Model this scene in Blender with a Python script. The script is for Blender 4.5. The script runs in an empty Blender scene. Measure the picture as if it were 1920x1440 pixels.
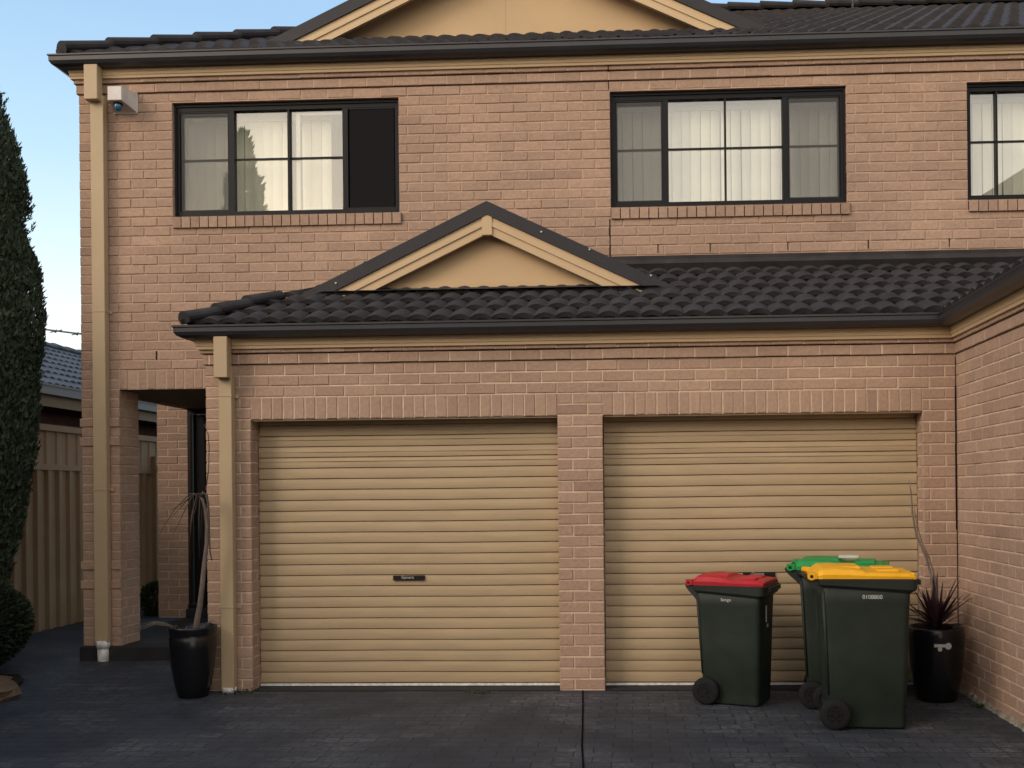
import bpy, math, random
from mathutils import Vector, Matrix
R = math.radians
random.seed(7)
S = bpy.context.scene
C = S.collection

# ------------------------------------------------------------------ camera
cam_d = bpy.data.cameras.new('camera'); cam = bpy.data.objects.new('camera', cam_d); C.objects.link(cam); S.camera = cam
right = Vector((0.9991293, 0.0405501, -0.0098153)); fwd = Vector((-0.0405282, 0.9991755, 0.0024253)); upv = Vector((0.0099055, -0.0020254, 0.9999489))
m = Matrix((right, upv, -fwd)).transposed().to_4x4(); m.translation = Vector((0.60091, -7.77209, 1.5441)); cam.matrix_world = m
cam_d.sensor_width = 36; cam_d.lens = 1866.26 / 1920 * 36
cam_d.shift_x = (960 - 1114.985) / 1920; cam_d.shift_y = (919.427 - 720) / 1920
cam_d.clip_end = 2000; cam_d.clip_start = .05

# ------------------------------------------------------------------ light
W = bpy.data.worlds.new('World'); S.world = W; W.use_nodes = True
nt = W.node_tree; bg = nt.nodes['Background']
sky = nt.nodes.new('ShaderNodeTexSky'); sky.sky_type = 'NISHITA'; sky.sun_disc = False
SUN_EL, SUN_ROT = R(9), R(205)
sky.sun_elevation = SUN_EL; sky.sun_rotation = SUN_ROT; sky.air_density = 1.0; sky.dust_density = 1.0; sky.ozone_density = 1.0
bg.inputs[1].default_value = .15
# thin bright evening haze over the clear sky: whitish low down, pale blue higher up
_tc = nt.nodes.new('ShaderNodeTexCoord'); _sx = nt.nodes.new('ShaderNodeSeparateXYZ'); nt.links.new(_tc.outputs['Generated'], _sx.inputs[0])
_cr = nt.nodes.new('ShaderNodeValToRGB'); nt.links.new(_sx.outputs['Z'], _cr.inputs[0]); _e = _cr.color_ramp.elements
_e[0].position = 0; _e[0].color = (1.0, .98, .95, 1); _e[1].position = 1; _e[1].color = (.26, .36, .52, 1)
for _p, _c in ((.13, (.98, .99, 1.0)), (.20, (.76, .90, .99)), (.30, (.50, .72, .90)), (.42, (.35, .55, .80))): _k = _e.new(_p); _k.color = (*_c, 1)
_sc = nt.nodes.new('ShaderNodeVectorMath'); _sc.operation = 'SCALE'; _sc.inputs['Scale'].default_value = .62 / .15; 
# the afterglow side of the sky (behind the camera) is brighter and warmer
_w1 = nt.nodes.new('ShaderNodeMath'); _w1.operation = 'MULTIPLY'; _w1.inputs[1].default_value = -1.1; _w1.use_clamp = True; nt.links.new(_sx.outputs['Y'], _w1.inputs[0])
_wm = nt.nodes.new('ShaderNodeMix'); _wm.data_type = 'RGBA'; _wm.inputs[7].default_value = (1.55, 1.34, 1.12, 1); nt.links.new(_w1.outputs[0], _wm.inputs[0]); nt.links.new(_cr.outputs[0], _wm.inputs[6])
nt.links.new(_wm.outputs[2], _sc.inputs[0])
_mx = nt.nodes.new('ShaderNodeMix'); _mx.data_type = 'RGBA'; _mx.inputs[0].default_value = .78
nt.links.new(sky.outputs[0], _mx.inputs[6]); nt.links.new(_sc.outputs[0], _mx.inputs[7]); nt.links.new(_mx.outputs[2], bg.inputs[0])
sd = bpy.data.lights.new('sun', 'SUN'); sd.energy = .95; sd.angle = R(30); sd.color = (1, .82, .66)
sun = bpy.data.objects.new('sun', sd); C.objects.link(sun)
GLOW = (R(231), R(27))          # the bright part of the dusk sky, high over the left shoulder
sdir = Vector((math.sin(GLOW[0]) * math.cos(GLOW[1]), math.cos(GLOW[0]) * math.cos(GLOW[1]), math.sin(GLOW[1])))
sun.rotation_euler = sdir.to_track_quat('Z', 'Y').to_euler(); sun.location = (0, -20, 20)
S.view_settings.view_transform = 'Standard'; S.view_settings.look = 'None'; S.view_settings.gamma = 1
S.view_settings.exposure = 1.0

# ------------------------------------------------------------------ materials
def mat(name, col, rough=.8, spec=.3, bump=0, bscale=40, var=0, vscale=3, metal=0, dirt=None, bdist=.004, coat=0):
    mt = bpy.data.materials.new(name); mt.use_nodes = True; t = mt.node_tree; b = t.nodes['Principled BSDF']
    b.inputs['Roughness'].default_value = rough; b.inputs['Specular IOR Level'].default_value = spec; b.inputs['Metallic'].default_value = metal
    b.inputs['Coat Weight'].default_value = coat
    b.inputs['Base Color'].default_value = (*col, 1)
    tc = t.nodes.new('ShaderNodeTexCoord'); src = None
    if var:
        n = t.nodes.new('ShaderNodeTexNoise'); n.inputs['Scale'].default_value = vscale; n.inputs['Detail'].default_value = 6; n.inputs['Roughness'].default_value = .6
        t.links.new(tc.outputs['Object'], n.inputs['Vector'])
        r = t.nodes.new('ShaderNodeMapRange'); r.inputs[1].default_value = .3; r.inputs[2].default_value = .7; r.inputs[3].default_value = 1 - var; r.inputs[4].default_value = 1 + var
        t.links.new(n.outputs['Fac'], r.inputs[0])
        mx = t.nodes.new('ShaderNodeVectorMath'); mx.operation = 'SCALE'; mx.inputs[0].default_value = col
        t.links.new(r.outputs[0], mx.inputs['Scale']); t.links.new(mx.outputs[0], b.inputs['Base Color'])
    if bump:
        n2 = t.nodes.new('ShaderNodeTexNoise'); n2.inputs['Scale'].default_value = bscale; n2.inputs['Detail'].default_value = 5
        t.links.new(tc.outputs['Object'], n2.inputs['Vector'])
        bp = t.nodes.new('ShaderNodeBump'); bp.inputs['Strength'].default_value = bump; bp.inputs['Distance'].default_value = bdist
        t.links.new(n2.outputs['Fac'], bp.inputs['Height']); t.links.new(bp.outputs[0], b.inputs['Normal'])
    return mt

def brick_mat(name, dark, mid, light, rough=.9):
    """per-brick colour from the face attribute 'tint', mottled, rock-faced"""
    mt = bpy.data.materials.new(name); mt.use_nodes = True; t = mt.node_tree; b = t.nodes['Principled BSDF']
    b.inputs['Roughness'].default_value = rough; b.inputs['Specular IOR Level'].default_value = .2
    at = t.nodes.new('ShaderNodeAttribute'); at.attribute_name = 'tint'
    cr = t.nodes.new('ShaderNodeValToRGB'); e = cr.color_ramp.elements
    e[0].position = 0; e[0].color = (*dark, 1); e[1].position = 1; e[1].color = (*light, 1)
    k = e.new(.12); k.color = (*[a * .55 + c * .45 for a, c in zip(dark, mid)], 1); k = e.new(.5); k.color = (*mid, 1)
    t.links.new(at.outputs['Fac'], cr.inputs[0])
    tc = t.nodes.new('ShaderNodeTexCoord')
    n = t.nodes.new('ShaderNodeTexNoise'); n.inputs['Scale'].default_value = 1.1; n.inputs['Detail'].default_value = 7; t.links.new(tc.outputs['Object'], n.inputs[0])
    f = t.nodes.new('ShaderNodeTexNoise'); f.inputs['Scale'].default_value = 38; f.inputs['Detail'].default_value = 6; f.inputs['Roughness'].default_value = .7; t.links.new(tc.outputs['Object'], f.inputs[0])
    r1 = t.nodes.new('ShaderNodeMapRange'); r1.inputs[1].default_value = .3; r1.inputs[2].default_value = .7; r1.inputs[3].default_value = .88; r1.inputs[4].default_value = 1.1; t.links.new(n.outputs['Fac'], r1.inputs[0])
    r2 = t.nodes.new('ShaderNodeMapRange'); r2.inputs[1].default_value = .3; r2.inputs[2].default_value = .75; r2.inputs[3].default_value = .82; r2.inputs[4].default_value = 1.14; t.links.new(f.outputs['Fac'], r2.inputs[0])
    mm = t.nodes.new('ShaderNodeMath'); mm.operation = 'MULTIPLY'; t.links.new(r1.outputs[0], mm.inputs[0]); t.links.new(r2.outputs[0], mm.inputs[1])
    vm = t.nodes.new('ShaderNodeVectorMath'); vm.operation = 'SCALE'; t.links.new(cr.outputs[0], vm.inputs[0]); t.links.new(mm.outputs[0], vm.inputs['Scale'])
    t.links.new(vm.outputs[0], b.inputs['Base Color'])
    g = t.nodes.new('ShaderNodeTexNoise'); g.inputs['Scale'].default_value = 26; g.inputs['Detail'].default_value = 8; g.inputs['Roughness'].default_value = .65; t.links.new(tc.outputs['Object'], g.inputs[0])
    bp = t.nodes.new('ShaderNodeBump'); bp.inputs['Strength'].default_value = .8; bp.inputs['Distance'].default_value = .008
    t.links.new(g.outputs['Fac'], bp.inputs['Height']); t.links.new(bp.outputs[0], b.inputs['Normal'])
    return mt

M = {}
M['brick'] = brick_mat('brick', (.325, .220, .165), (.398, .272, .200), (.455, .312, .230))
M['mortar'] = mat('mortar', (.60, .46, .34), .95, .1, .5, 60, .18, 9)
M['mortar_up'] = mat('mortar_upper', (.50, .35, .255), .95, .1, .5, 60, .15, 9)
M['cream'] = mat('cream_paint', (.56, .41, .245), .55, .3, .05, 60, .05, 2)
M['pipe'] = mat('pipe_paint', (.44, .335, .205), .5, .35, .05, 60, .06, 2)
M['panel'] = mat('gable_sheet', (.54, .385, .225), .7, .25, .12, 90, .05, 2)
M['dark'] = mat('gutter_paint', (.030, .030, .036), .38, .45, .05, 40, .15, 3)
M['tile'] = mat('roof_tile', (.036, .033, .035), .8, .25, .5, 60, .3, 5, bdist=.003)
M['verge'] = mat('verge_cap', (.026, .025, .029), .6, .35, .1, 50, .15, 4)
M['frame'] = mat('window_frame', (.007, .008, .010), .55, .25, 0)
M['white'] = mat('white_plastic', (.62, .58, .55), .5, .4, 0, var=.08, vscale=12)
M['pvc'] = mat('white_pvc', (.72, .71, .69), .5, .4, 0, var=.3, vscale=25)
M['blue'] = mat('blue_lens', (.02, .12, .22), .15, .6)
M['blind'] = mat('blind_fabric', (.88, .80, .66), .8, .2, 0, var=.05, vscale=4)
M['room'] = mat('room_wall', (.42, .40, .37), .9)
M['black'] = mat('black_plastic', (.008, .008, .009), .6, .2)
M['badge'] = mat('badge_plastic', (.016, .013, .014), .35, .4)
M['silver'] = mat('silver_print', (.5, .5, .48), .5, .4)
M['bin'] = mat('bin_plastic', (.019, .027, .021), .6, .3, .15, 120, .22, 7, bdist=.001)
M['binrim'] = mat('bin_rim_plastic', (.018, .022, .019), .5, .35, .1, 120, .12, 5, bdist=.001)
M['red'] = mat('red_lid', (.42, .018, .025), .45, .4, .1, 60, .15, 6, bdist=.001)
M['yellow'] = mat('yellow_lid', (.85, .43, .012), .45, .4, .1, 60, .1, 6, bdist=.001)
M['green'] = mat('green_lid', (.012, .27, .065), .45, .4, .1, 60, .12, 6, bdist=.001)
M['rubber'] = mat('rubber', (.012, .012, .013), .8, .2)
M['pot'] = mat('pot_glaze', (.008, .008, .010), .25, .4, .1, 14, bdist=.002)
M['soil'] = mat('soil', (.03, .022, .016), .95, .1, 1, 60)
M['stem'] = mat('dry_stem', (.17, .135, .115), .9, .1, .6, 50, .25, 14)
M['twig'] = mat('dry_twig', (.10, .075, .06), .9, .1)
M['straw'] = mat('dry_leaf', (.16, .135, .10), .9, .1)
M['sticker'] = mat('sticker_paper', (.55, .55, .55), .6, .2, var=.15, vscale=60)
M['slab'] = mat('porch_concrete', (.030, .030, .031), .7, .2, .3, 30, .25, 4)
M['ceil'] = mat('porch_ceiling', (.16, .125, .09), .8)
M['doorwood'] = mat('door_timber', (.022, .013, .010), .4, .4, 0, var=.2, vscale=9)
M['fence'] = mat('fence_steel', (.27, .18, .10), .6, .3, .1, 30, .1, 3)
M['nbrick'] = mat('neighbour_brick', (.085, .045, .038), .9, .1, .4, 50, .25, 7)
M['ncream'] = mat('neighbour_fascia', (.26, .20, .13), .6, .2)
M['ntile'] = mat('neighbour_tile', (.085, .092, .105), .6, .4, .3, 50, .25, 6)
M['ngutter'] = mat('neighbour_gutter', (.16, .17, .18), .5, .3)
M['alu'] = mat('aluminium', (.12, .12, .12), .5, .4)
M['rock'] = mat('sandstone', (.16, .11, .075), .9, .1, 1, 12, .35, 6, bdist=.02)
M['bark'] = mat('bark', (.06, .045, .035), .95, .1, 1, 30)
M['joint'] = mat('joint_shadow', (.006, .006, .007), .95, .05)
M['moss'] = mat('weed_leaf', (.04, .065, .02), .9, .1)
M['fillet'] = mat('mortar_fillet', (.22, .20, .165), .95, .1, 1, 30, .4, 18, bdist=.01)

def leaf_mat(name, a, b2, rough=.7):
    mt = bpy.data.materials.new(name); mt.use_nodes = True; t = mt.node_tree; b = t.nodes['Principled BSDF']
    at = t.nodes.new('ShaderNodeAttribute'); at.attribute_name = 'tint'
    mx = t.nodes.new('ShaderNodeMix'); mx.data_type = 'RGBA'; mx.inputs[6].default_value = (*a, 1); mx.inputs[7].default_value = (*b2, 1)
    t.links.new(at.outputs['Fac'], mx.inputs[0]); t.links.new(mx.outputs[2], b.inputs['Base Color'])
    b.inputs['Roughness'].default_value = rough; b.inputs['Specular IOR Level'].default_value = .2
    return mt
M['cypress'] = leaf_mat('cypress_leaf', (.035, .055, .035), (.085, .11, .065))
M['shrub'] = leaf_mat('shrub_leaf', (.018, .030, .016), (.045, .065, .032))
M['cordy'] = leaf_mat('cordyline_leaf', (.022, .012, .014), (.060, .030, .032), .45)

def glass_mat(name, fac, tint=(1, 1, 1)):
    mt = bpy.data.materials.new(name); mt.use_nodes = True; t = mt.node_tree
    for n in list(t.nodes):
        if n.type != 'OUTPUT_MATERIAL': t.nodes.remove(n)
    out = [n for n in t.nodes if n.type == 'OUTPUT_MATERIAL'][0]
    tr = t.nodes.new('ShaderNodeBsdfTransparent'); tr.inputs[0].default_value = (*tint, 1)
    gl = t.nodes.new('ShaderNodeBsdfGlossy'); gl.inputs['Roughness'].default_value = .0; gl.inputs[0].default_value = (1, 1, 1, 1)
    mx = t.nodes.new('ShaderNodeMixShader'); mx.inputs[0].default_value = fac
    t.links.new(tr.outputs[0], mx.inputs[1]); t.links.new(gl.outputs[0], mx.inputs[2]); t.links.new(mx.outputs[0], out.inputs[0])
    return mt
M['glass'] = glass_mat('window_glass', .14, (.93, .96, .95))
def mesh_screen(name, dens, col):
    mt = bpy.data.materials.new(name); mt.use_nodes = True; t = mt.node_tree; b = t.nodes['Principled BSDF']
    b.inputs['Base Color'].default_value = (*col, 1); b.inputs['Roughness'].default_value = .7
    out = [n for n in t.nodes if n.type == 'OUTPUT_MATERIAL'][0]
    tr = t.nodes.new('ShaderNodeBsdfTransparent'); mx = t.nodes.new('ShaderNodeMixShader'); mx.inputs[0].default_value = dens
    b.inputs['Specular IOR Level'].default_value = 0
    t.links.new(tr.outputs[0], mx.inputs[1]); t.links.new(b.outputs[0], mx.inputs[2]); t.links.new(mx.outputs[0], out.inputs[0])
    return mt
M['screen'] = mesh_screen('flyscreen_mesh', .30, (.16, .16, .155))
M['screen_dark'] = mesh_screen('shaded_flyscreen_mesh', .9, (.018, .018, .019))  # flyscreen copy with the gloom of the open window put into its colour

def door_mat():
    mt = mat('roller_door_steel', (.42, .318, .195), .45, .35, .08, 50, .05, 2)
    t = mt.node_tree; b = t.nodes['Principled BSDF']
    tc = t.nodes.new('ShaderNodeTexCoord'); mp = t.nodes.new('ShaderNodeMapping'); mp.inputs['Scale'].default_value = (2.2, 2.2, 14)
    n = t.nodes.new('ShaderNodeTexNoise'); n.inputs['Scale'].default_value = 1.4; n.inputs['Detail'].default_value = 5
    t.links.new(tc.outputs['Object'], mp.inputs[0]); t.links.new(mp.outputs[0], n.inputs[0])
    r = t.nodes.new('ShaderNodeMapRange'); r.inputs[1].default_value = .3; r.inputs[2].default_value = .7; r.inputs[3].default_value = .92; r.inputs[4].default_value = 1.06
    t.links.new(n.outputs['Fac'], r.inputs[0])
    v = t.nodes.new('ShaderNodeVectorMath'); v.operation = 'SCALE'; v.inputs[0].default_value = (.42, .318, .195)
    t.links.new(r.outputs[0], v.inputs['Scale']); t.links.new(v.outputs[0], b.inputs['Base Color'])
    return mt
M['door'] = door_mat()

def paving_mat():
    mt = bpy.data.materials.new('stamped_concrete'); mt.use_nodes = True; t = mt.node_tree; b = t.nodes['Principled BSDF']
    L = t.links.new; N = t.nodes.new
    tc = N('ShaderNodeTexCoord')
    wn = N('ShaderNodeTexNoise'); wn.inputs['Scale'].default_value = 6; L(tc.outputs['Object'], wn.inputs[0])
    wv = N('ShaderNodeVectorMath'); wv.operation = 'SCALE'; wv.inputs['Scale'].default_value = .014; L(wn.outputs['Color'], wv.inputs[0])
    wa = N('ShaderNodeVectorMath'); wa.operation = 'ADD'; L(tc.outputs['Object'], wa.inputs[0]); L(wv.outputs[0], wa.inputs[1])
    br = N('ShaderNodeTexBrick'); br.inputs['Scale'].default_value = 1; br.inputs['Brick Width'].default_value = .23; br.inputs['Row Height'].default_value = .115
    br.inputs['Mortar Size'].default_value = .006; br.inputs['Mortar Smooth'].default_value = .4; br.inputs['Bias'].default_value = 0
    br.inputs['Color1'].default_value = (0, 0, 0, 1); br.inputs['Color2'].default_value = (1, 1, 1, 1); br.inputs['Mortar'].default_value = (.5, .5, .5, 1)
    L(wa.outputs[0], br.inputs['Vector'])
    big = N('ShaderNodeTexNoise'); big.inputs['Scale'].default_value = 1.0; big.inputs['Detail'].default_value = 5; big.inputs['Roughness'].default_value = .6; L(tc.outputs['Object'], big.inputs[0])
    fine = N('ShaderNodeTexNoise'); fine.inputs['Scale'].default_value = 22; fine.inputs['Detail'].default_value = 6; fine.inputs['Roughness'].default_value = .7; L(tc.outputs['Object'], fine.inputs[0])
    # worn light patches: big noise * per-brick tone * not mortar
    rb = N('ShaderNodeMapRange'); rb.inputs[1].default_value = .43; rb.inputs[2].default_value = .66; L(big.outputs['Fac'], rb.inputs[0])
    rf = N('ShaderNodeMapRange'); rf.inputs[1].default_value = .38; rf.inputs[2].default_value = .62; L(fine.outputs['Fac'], rf.inputs[0])
    inv = N('ShaderNodeMath'); inv.operation = 'SUBTRACT'; inv.inputs[0].default_value = 1; L(br.outputs['Fac'], inv.inputs[1])
    sep = N('ShaderNodeRGBToBW'); L(br.outputs['Color'], sep.inputs[0])
    t1 = N('ShaderNodeMath'); t1.operation = 'MULTIPLY'; L(rb.outputs[0], t1.inputs[0]); L(rf.outputs[0], t1.inputs[1])
    t2 = N('ShaderNodeMath'); t2.operation = 'MULTIPLY'; L(t1.outputs[0], t2.inputs[0]); L(inv.outputs[0], t2.inputs[1])
    pw = N('ShaderNodeMath'); pw.operation = 'MULTIPLY_ADD'; pw.inputs[1].default_value = .75; pw.inputs[2].default_value = .25; L(sep.outputs[0], pw.inputs[0])
    t3 = N('ShaderNodeMath'); t3.operation = 'MULTIPLY'; L(t2.outputs[0], t3.inputs[0]); L(pw.outputs[0], t3.inputs[1])
    base = N('ShaderNodeMix'); base.data_type = 'RGBA'; base.inputs[6].default_value = (.027, .031, .038, 1); base.inputs[7].default_value = (.042, .049, .060, 1)
    n3 = N('ShaderNodeTexNoise'); n3.inputs['Scale'].default_value = 2.2; n3.inputs['Detail'].default_value = 7; n3.inputs['Roughness'].default_value = .65; L(tc.outputs['Object'], n3.inputs[0])
    r3 = N('ShaderNodeMapRange'); r3.inputs[1].default_value = .35; r3.inputs[2].default_value = .65; L(n3.outputs['Fac'], r3.inputs[0]); L(r3.outputs[0], base.inputs[0])
    mo = N('ShaderNodeMix'); mo.data_type = 'RGBA'; mo.blend_type = 'MULTIPLY'; mo.inputs[7].default_value = (.68, .68, .68, 1); L(br.outputs['Fac'], mo.inputs[0]); L(base.outputs[2], mo.inputs[6])
    wear = N('ShaderNodeMix'); wear.data_type = 'RGBA'; wear.inputs[7].default_value = (.145, .148, .152, 1); L(t3.outputs[0], wear.inputs[0]); L(mo.outputs[2], wear.inputs[6])
    L(wear.outputs[2], b.inputs['Base Color']); b.inputs['Roughness'].default_value = .62; b.inputs['Specular IOR Level'].default_value = .25
    hs = N('ShaderNodeMath'); hs.operation = 'MULTIPLY_ADD'; hs.inputs[1].default_value = .35; L(fine.outputs['Fac'], hs.inputs[0]); L(inv.outputs[0], hs.inputs[2])
    bp = N('ShaderNodeBump'); bp.inputs['Strength'].default_value = .35; bp.inputs['Distance'].default_value = .005; L(hs.outputs[0], bp.inputs['Height']); L(bp.outputs[0], b.inputs['Normal'])
    return mt
M['paving'] = paving_mat()
M['ground'] = mat('asphalt', (.045, .045, .047), .9, .2, .5, 80, .2, 2)

# ------------------------------------------------------------------ mesh helpers
class MB:
    def __init__(s): s.v = []; s.f = []; s.t = []; s.mi = []; s.sm = []
    def add(s, vs, fs, tint=.5, mi=0, smooth=False):
        o = len(s.v); s.v += [tuple(p) for p in vs]
        for f in fs:
            s.f.append(tuple(o + i for i in f)); s.t.append(tint); s.mi.append(mi); s.sm.append(smooth)
    def box(s, x0, x1, y0, y1, z0, z1, tint=.5, mi=0, bev=0):
        if bev:
            return s.bevbox(x0, x1, y0, y1, z0, z1, bev, tint, mi)
        v = [(x0,y0,z0),(x1,y0,z0),(x1,y1,z0),(x0,y1,z0),(x0,y0,z1),(x1,y0,z1),(x1,y1,z1),(x0,y1,z1)]
        s.add(v, [(0,3,2,1),(4,5,6,7),(0,1,5,4),(1,2,6,5),(2,3,7,6),(3,0,4,7)], tint, mi)
    def bevbox(s, x0, x1, y0, y1, z0, z1, b, tint=.5, mi=0):
        rings = []
        for (z, i) in ((z0, b), (z0 + b, 0), (z1 - b, 0), (z1, b)):
            k = b
            a0, a1, c0, c1 = x0 + i, x1 - i, y0 + i, y1 - i
            kk = max(k - i * .5, k * .5)
            rings.append([(a0+kk,c0,z),(a1-kk,c0,z),(a1,c0+kk,z),(a1,c1-kk,z),(a1-kk,c1,z),(a0+kk,c1,z),(a0,c1-kk,z),(a0,c0+kk,z)])
        s.loft(rings, True, tint, mi, False)
    def loft(s, rings, cap=True, tint=.5, mi=0, smooth=True, closed=True):
        n = len(rings[0]); vs = [p for r in rings for p in r]; fs = []
        for i in range(len(rings) - 1):
            for j in range(n if closed else n - 1):
                k = (j + 1) % n; fs.append((i*n+j, i*n+k, (i+1)*n+k, (i+1)*n+j))
        o = len(s.v); s.add(vs, fs, tint, mi, smooth)
        if cap:
            s.f.append(tuple(o + i for i in range(n - 1, -1, -1))); s.f.append(tuple(o + (len(rings)-1)*n + i for i in range(n)))
            for _ in (0, 1): s.t.append(tint); s.mi.append(mi); s.sm.append(False)
    def tube(s, pts, rad, n=8, tint=.5, mi=0, cap=True):
        pts = [Vector(p) for p in pts]; rads = rad if isinstance(rad, (list, tuple)) else [rad] * len(pts)
        rings = []; ref = Vector((0, 0, 1))
        for i, p in enumerate(pts):
            d = (pts[min(i+1, len(pts)-1)] - pts[max(i-1, 0)]).normalized()
            r0 = ref if abs(d.dot(ref)) < .95 else Vector((1, 0, 0))
            a = d.cross(r0).normalized(); b = a.cross(d).normalized()
            rings.append([tuple(p + (a * math.cos(2*math.pi*j/n) + b * math.sin(2*math.pi*j/n)) * rads[i]) for j in range(n)])
        s.loft(rings, cap, tint, mi, True)
    def lathe(s, prof, cx=0, cy=0, n=32, tint=.5, mi=0, wob=0):
        rings = [[(cx + r*math.cos(2*math.pi*j/n), cy + r*math.sin(2*math.pi*j/n), z) for j in range(n)] for r, z in prof]
        s.loft(rings, False, tint, mi, True)
    def build(s, name, mats, parent=None, loc=None):
        me = bpy.data.meshes.new(name); me.from_pydata(s.v, [], s.f)
        if not isinstance(mats, (list, tuple)): mats = [mats]
        for k in mats: me.materials.append(M[k])
        me.polygons.foreach_set('material_index', s.mi); me.polygons.foreach_set('use_smooth', s.sm)
        a = me.attributes.new('tint', 'FLOAT', 'FACE'); a.data.foreach_set('value', s.t)
        me.update(); me.validate()
        o = bpy.data.objects.new(name, me); C.objects.link(o)
        if parent: o.parent = parent
        if loc: o.location = loc
        return o

def tag(o, label=None, cat=None, group=None, kind=None):
    if label: o['label'] = label
    if cat: o['category'] = cat
    if group: o['group'] = group
    if kind: o['kind'] = kind
    return o
def thing(name, label, cat, loc=(0, 0, 0), rz=0, group=None):
    o = bpy.data.objects.new(name, None); C.objects.link(o); o.location = loc; o.rotation_euler = (0, 0, rz); o.empty_display_size = .2
    return tag(o, label, cat, group)
def shift(mb, dx, dy, dz=0):
    mb.v = [(x+dx, y+dy, z+dz) for x, y, z in mb.v]; return mb
def text_mesh(name, s, size, mt, parent, loc, rot=(R(90), 0, 0), sx=1):
    cu = bpy.data.curves.new(name, 'FONT'); cu.body = s; cu.size = size; cu.align_x = 'CENTER'; cu.align_y = 'CENTER'; cu.extrude = .0006
    tmp = bpy.data.objects.new(name + '_tmp', cu); C.objects.link(tmp)
    dg = bpy.context.evaluated_depsgraph_get(); me = bpy.data.meshes.new_from_object(tmp.evaluated_get(dg))
    bpy.data.objects.remove(tmp); bpy.data.curves.remove(cu)
    me.name = name; me.materials.clear(); me.materials.append(M[mt])
    o = bpy.data.objects.new(name, me); C.objects.link(o); o.location = loc; o.rotation_euler = rot; o.scale = (sx, 1, 1); o.parent = parent
    return o

# ------------------------------------------------------------------ brickwork
CH, BL, MJ = .086, .24, .010
class Face:
    """a = along the wall, z = up, out = towards the viewer of that face"""
    def __init__(s, o, u, n): s.o = Vector(o); s.u = Vector(u); s.n = Vector(n)
    def p(s, a, z, out): q = s.o + s.u * a + s.n * out; return (q.x, q.y, q.z + z)
def tint():
    r = random.random()
    return min(1, max(0, random.gauss(.5, .14) if r < .95 else random.uniform(.0, .2) if r < .975 else random.uniform(.75, 1)))
def one_brick(mb, fc, a0, a1, z0, z1, front=0, depth=.05, jit=.0015, bev=.004):
    if a1 - a0 < .008: return
    j = lambda k=jit: random.uniform(-k, k)
    f = front + j(.0022); t = tint(); a0 += j(); a1 += j(); z0 += j(); z1 += j(.001)
    b = min(bev, (a1 - a0) * .3); tl = j(.0012); tr = j(.0012)
    vs = [fc.p(a0, z0, -depth), fc.p(a1, z0, -depth), fc.p(a1, z1, -depth), fc.p(a0, z1, -depth),
          fc.p(a0, z0, f-b+tl), fc.p(a1, z0, f-b+tr), fc.p(a1, z1, f-b+tr), fc.p(a0, z1, f-b+tl),
          fc.p(a0+b, z0+b, f+tl), fc.p(a1-b, z0+b, f+tr), fc.p(a1-b, z1-b, f+tr), fc.p(a0+b, z1-b, f+tl)]
    mb.add(vs, [(0,1,5,4),(1,2,6,5),(2,3,7,6),(3,0,4,7),(4,5,9,8),(5,6,10,9),(6,7,11,10),(7,4,8,11),(8,9,10,11)], t, 0)
def spans(a0, a1, z0, z1, holes):
    sp = [(a0, a1)]
    for (h0, h1, k0, k1) in holes:
        if k0 < z1 - .02 and k1 > z0 + .02:
            new = []
            for (s, e) in sp:
                if h1 <= s or h0 >= e: new.append((s, e)); continue
                if h0 > s: new.append((s, h0))
                if h1 < e: new.append((h1, e))
            sp = new
    return sp
def lay(mb, fc, a0, a1, z0, n, holes=(), grid=0, first=0, front=0, ch=CH):
    for k in range(n):
        za = z0 + k * ch; off = grid + (.12 if (k + first) % 2 else 0)
        for (s, e) in spans(a0, a1, za, za + ch, holes):
            js = [s]; x = off + math.floor((s - off) / BL) * BL + BL
            while x < e - .001: js.append(x); x += BL
            js.append(e)
            if len(js) > 2 and js[1] - js[0] < .05: js.pop(1)
            if len(js) > 2 and js[-1] - js[-2] < .05: js.pop(-2)
            for i in range(len(js) - 1):
                l = js[i] + (MJ/2 if i else 0); r = js[i+1] - (MJ/2 if i < len(js) - 2 else 0)
                one_brick(mb, fc, l, r, za + MJ, za + ch, front)
def soldiers(mb, fc, a0, a1, z0, z1, front=0, w=.086):
    n = max(1, round((a1 - a0) / w)); w = (a1 - a0) / n
    for i in range(n): one_brick(mb, fc, a0 + i*w + MJ/2, a0 + (i+1)*w - MJ/2, z0 + .002, z1, front)
def mortar(mb, fc, a0, a1, z0, z1, holes=(), back=.006, mi=1):
    A = sorted({a0, a1, *[h for q in holes for h in q[:2] if a0 < h < a1]}); Z = sorted({z0, z1, *[h for q in holes for h in q[2:] if z0 < h < z1]})
    for i in range(len(A) - 1):
        for j in range(len(Z) - 1):
            ca, cz = (A[i] + A[i+1]) / 2, (Z[j] + Z[j+1]) / 2
            if any(h[0] < ca < h[1] and h[2] < cz < h[3] for h in holes): continue
            vs = [fc.p(A[i], Z[j], -back), fc.p(A[i+1], Z[j], -back), fc.p(A[i+1], Z[j+1], -back), fc.p(A[i], Z[j+1], -back)]
            mb.add(vs, [(0, 1, 2, 3)], .5, mi)

# ------------------------------------------------------------------ dimensions
D = 1.034                      # setback of the upper wall
GL, GR = -2.80, 3.08           # garage front wall ends
DL0, DL1, DR0, DR1 = -2.44, 0.0, .352, 2.823
HEAD = 2.15
UL, UR = -4.395, 9.0
ZH = 5.097
W1, W2, W3 = (-3.536, -1.477), (.412, 2.4875), (3.53, 5.6)
WB = ZH - 12 * CH

house = thing('townhouse', 'two storey pink brick townhouse with twin cream roller doors and dark tiled roofs', 'house', (0, 0, 0))

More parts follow.
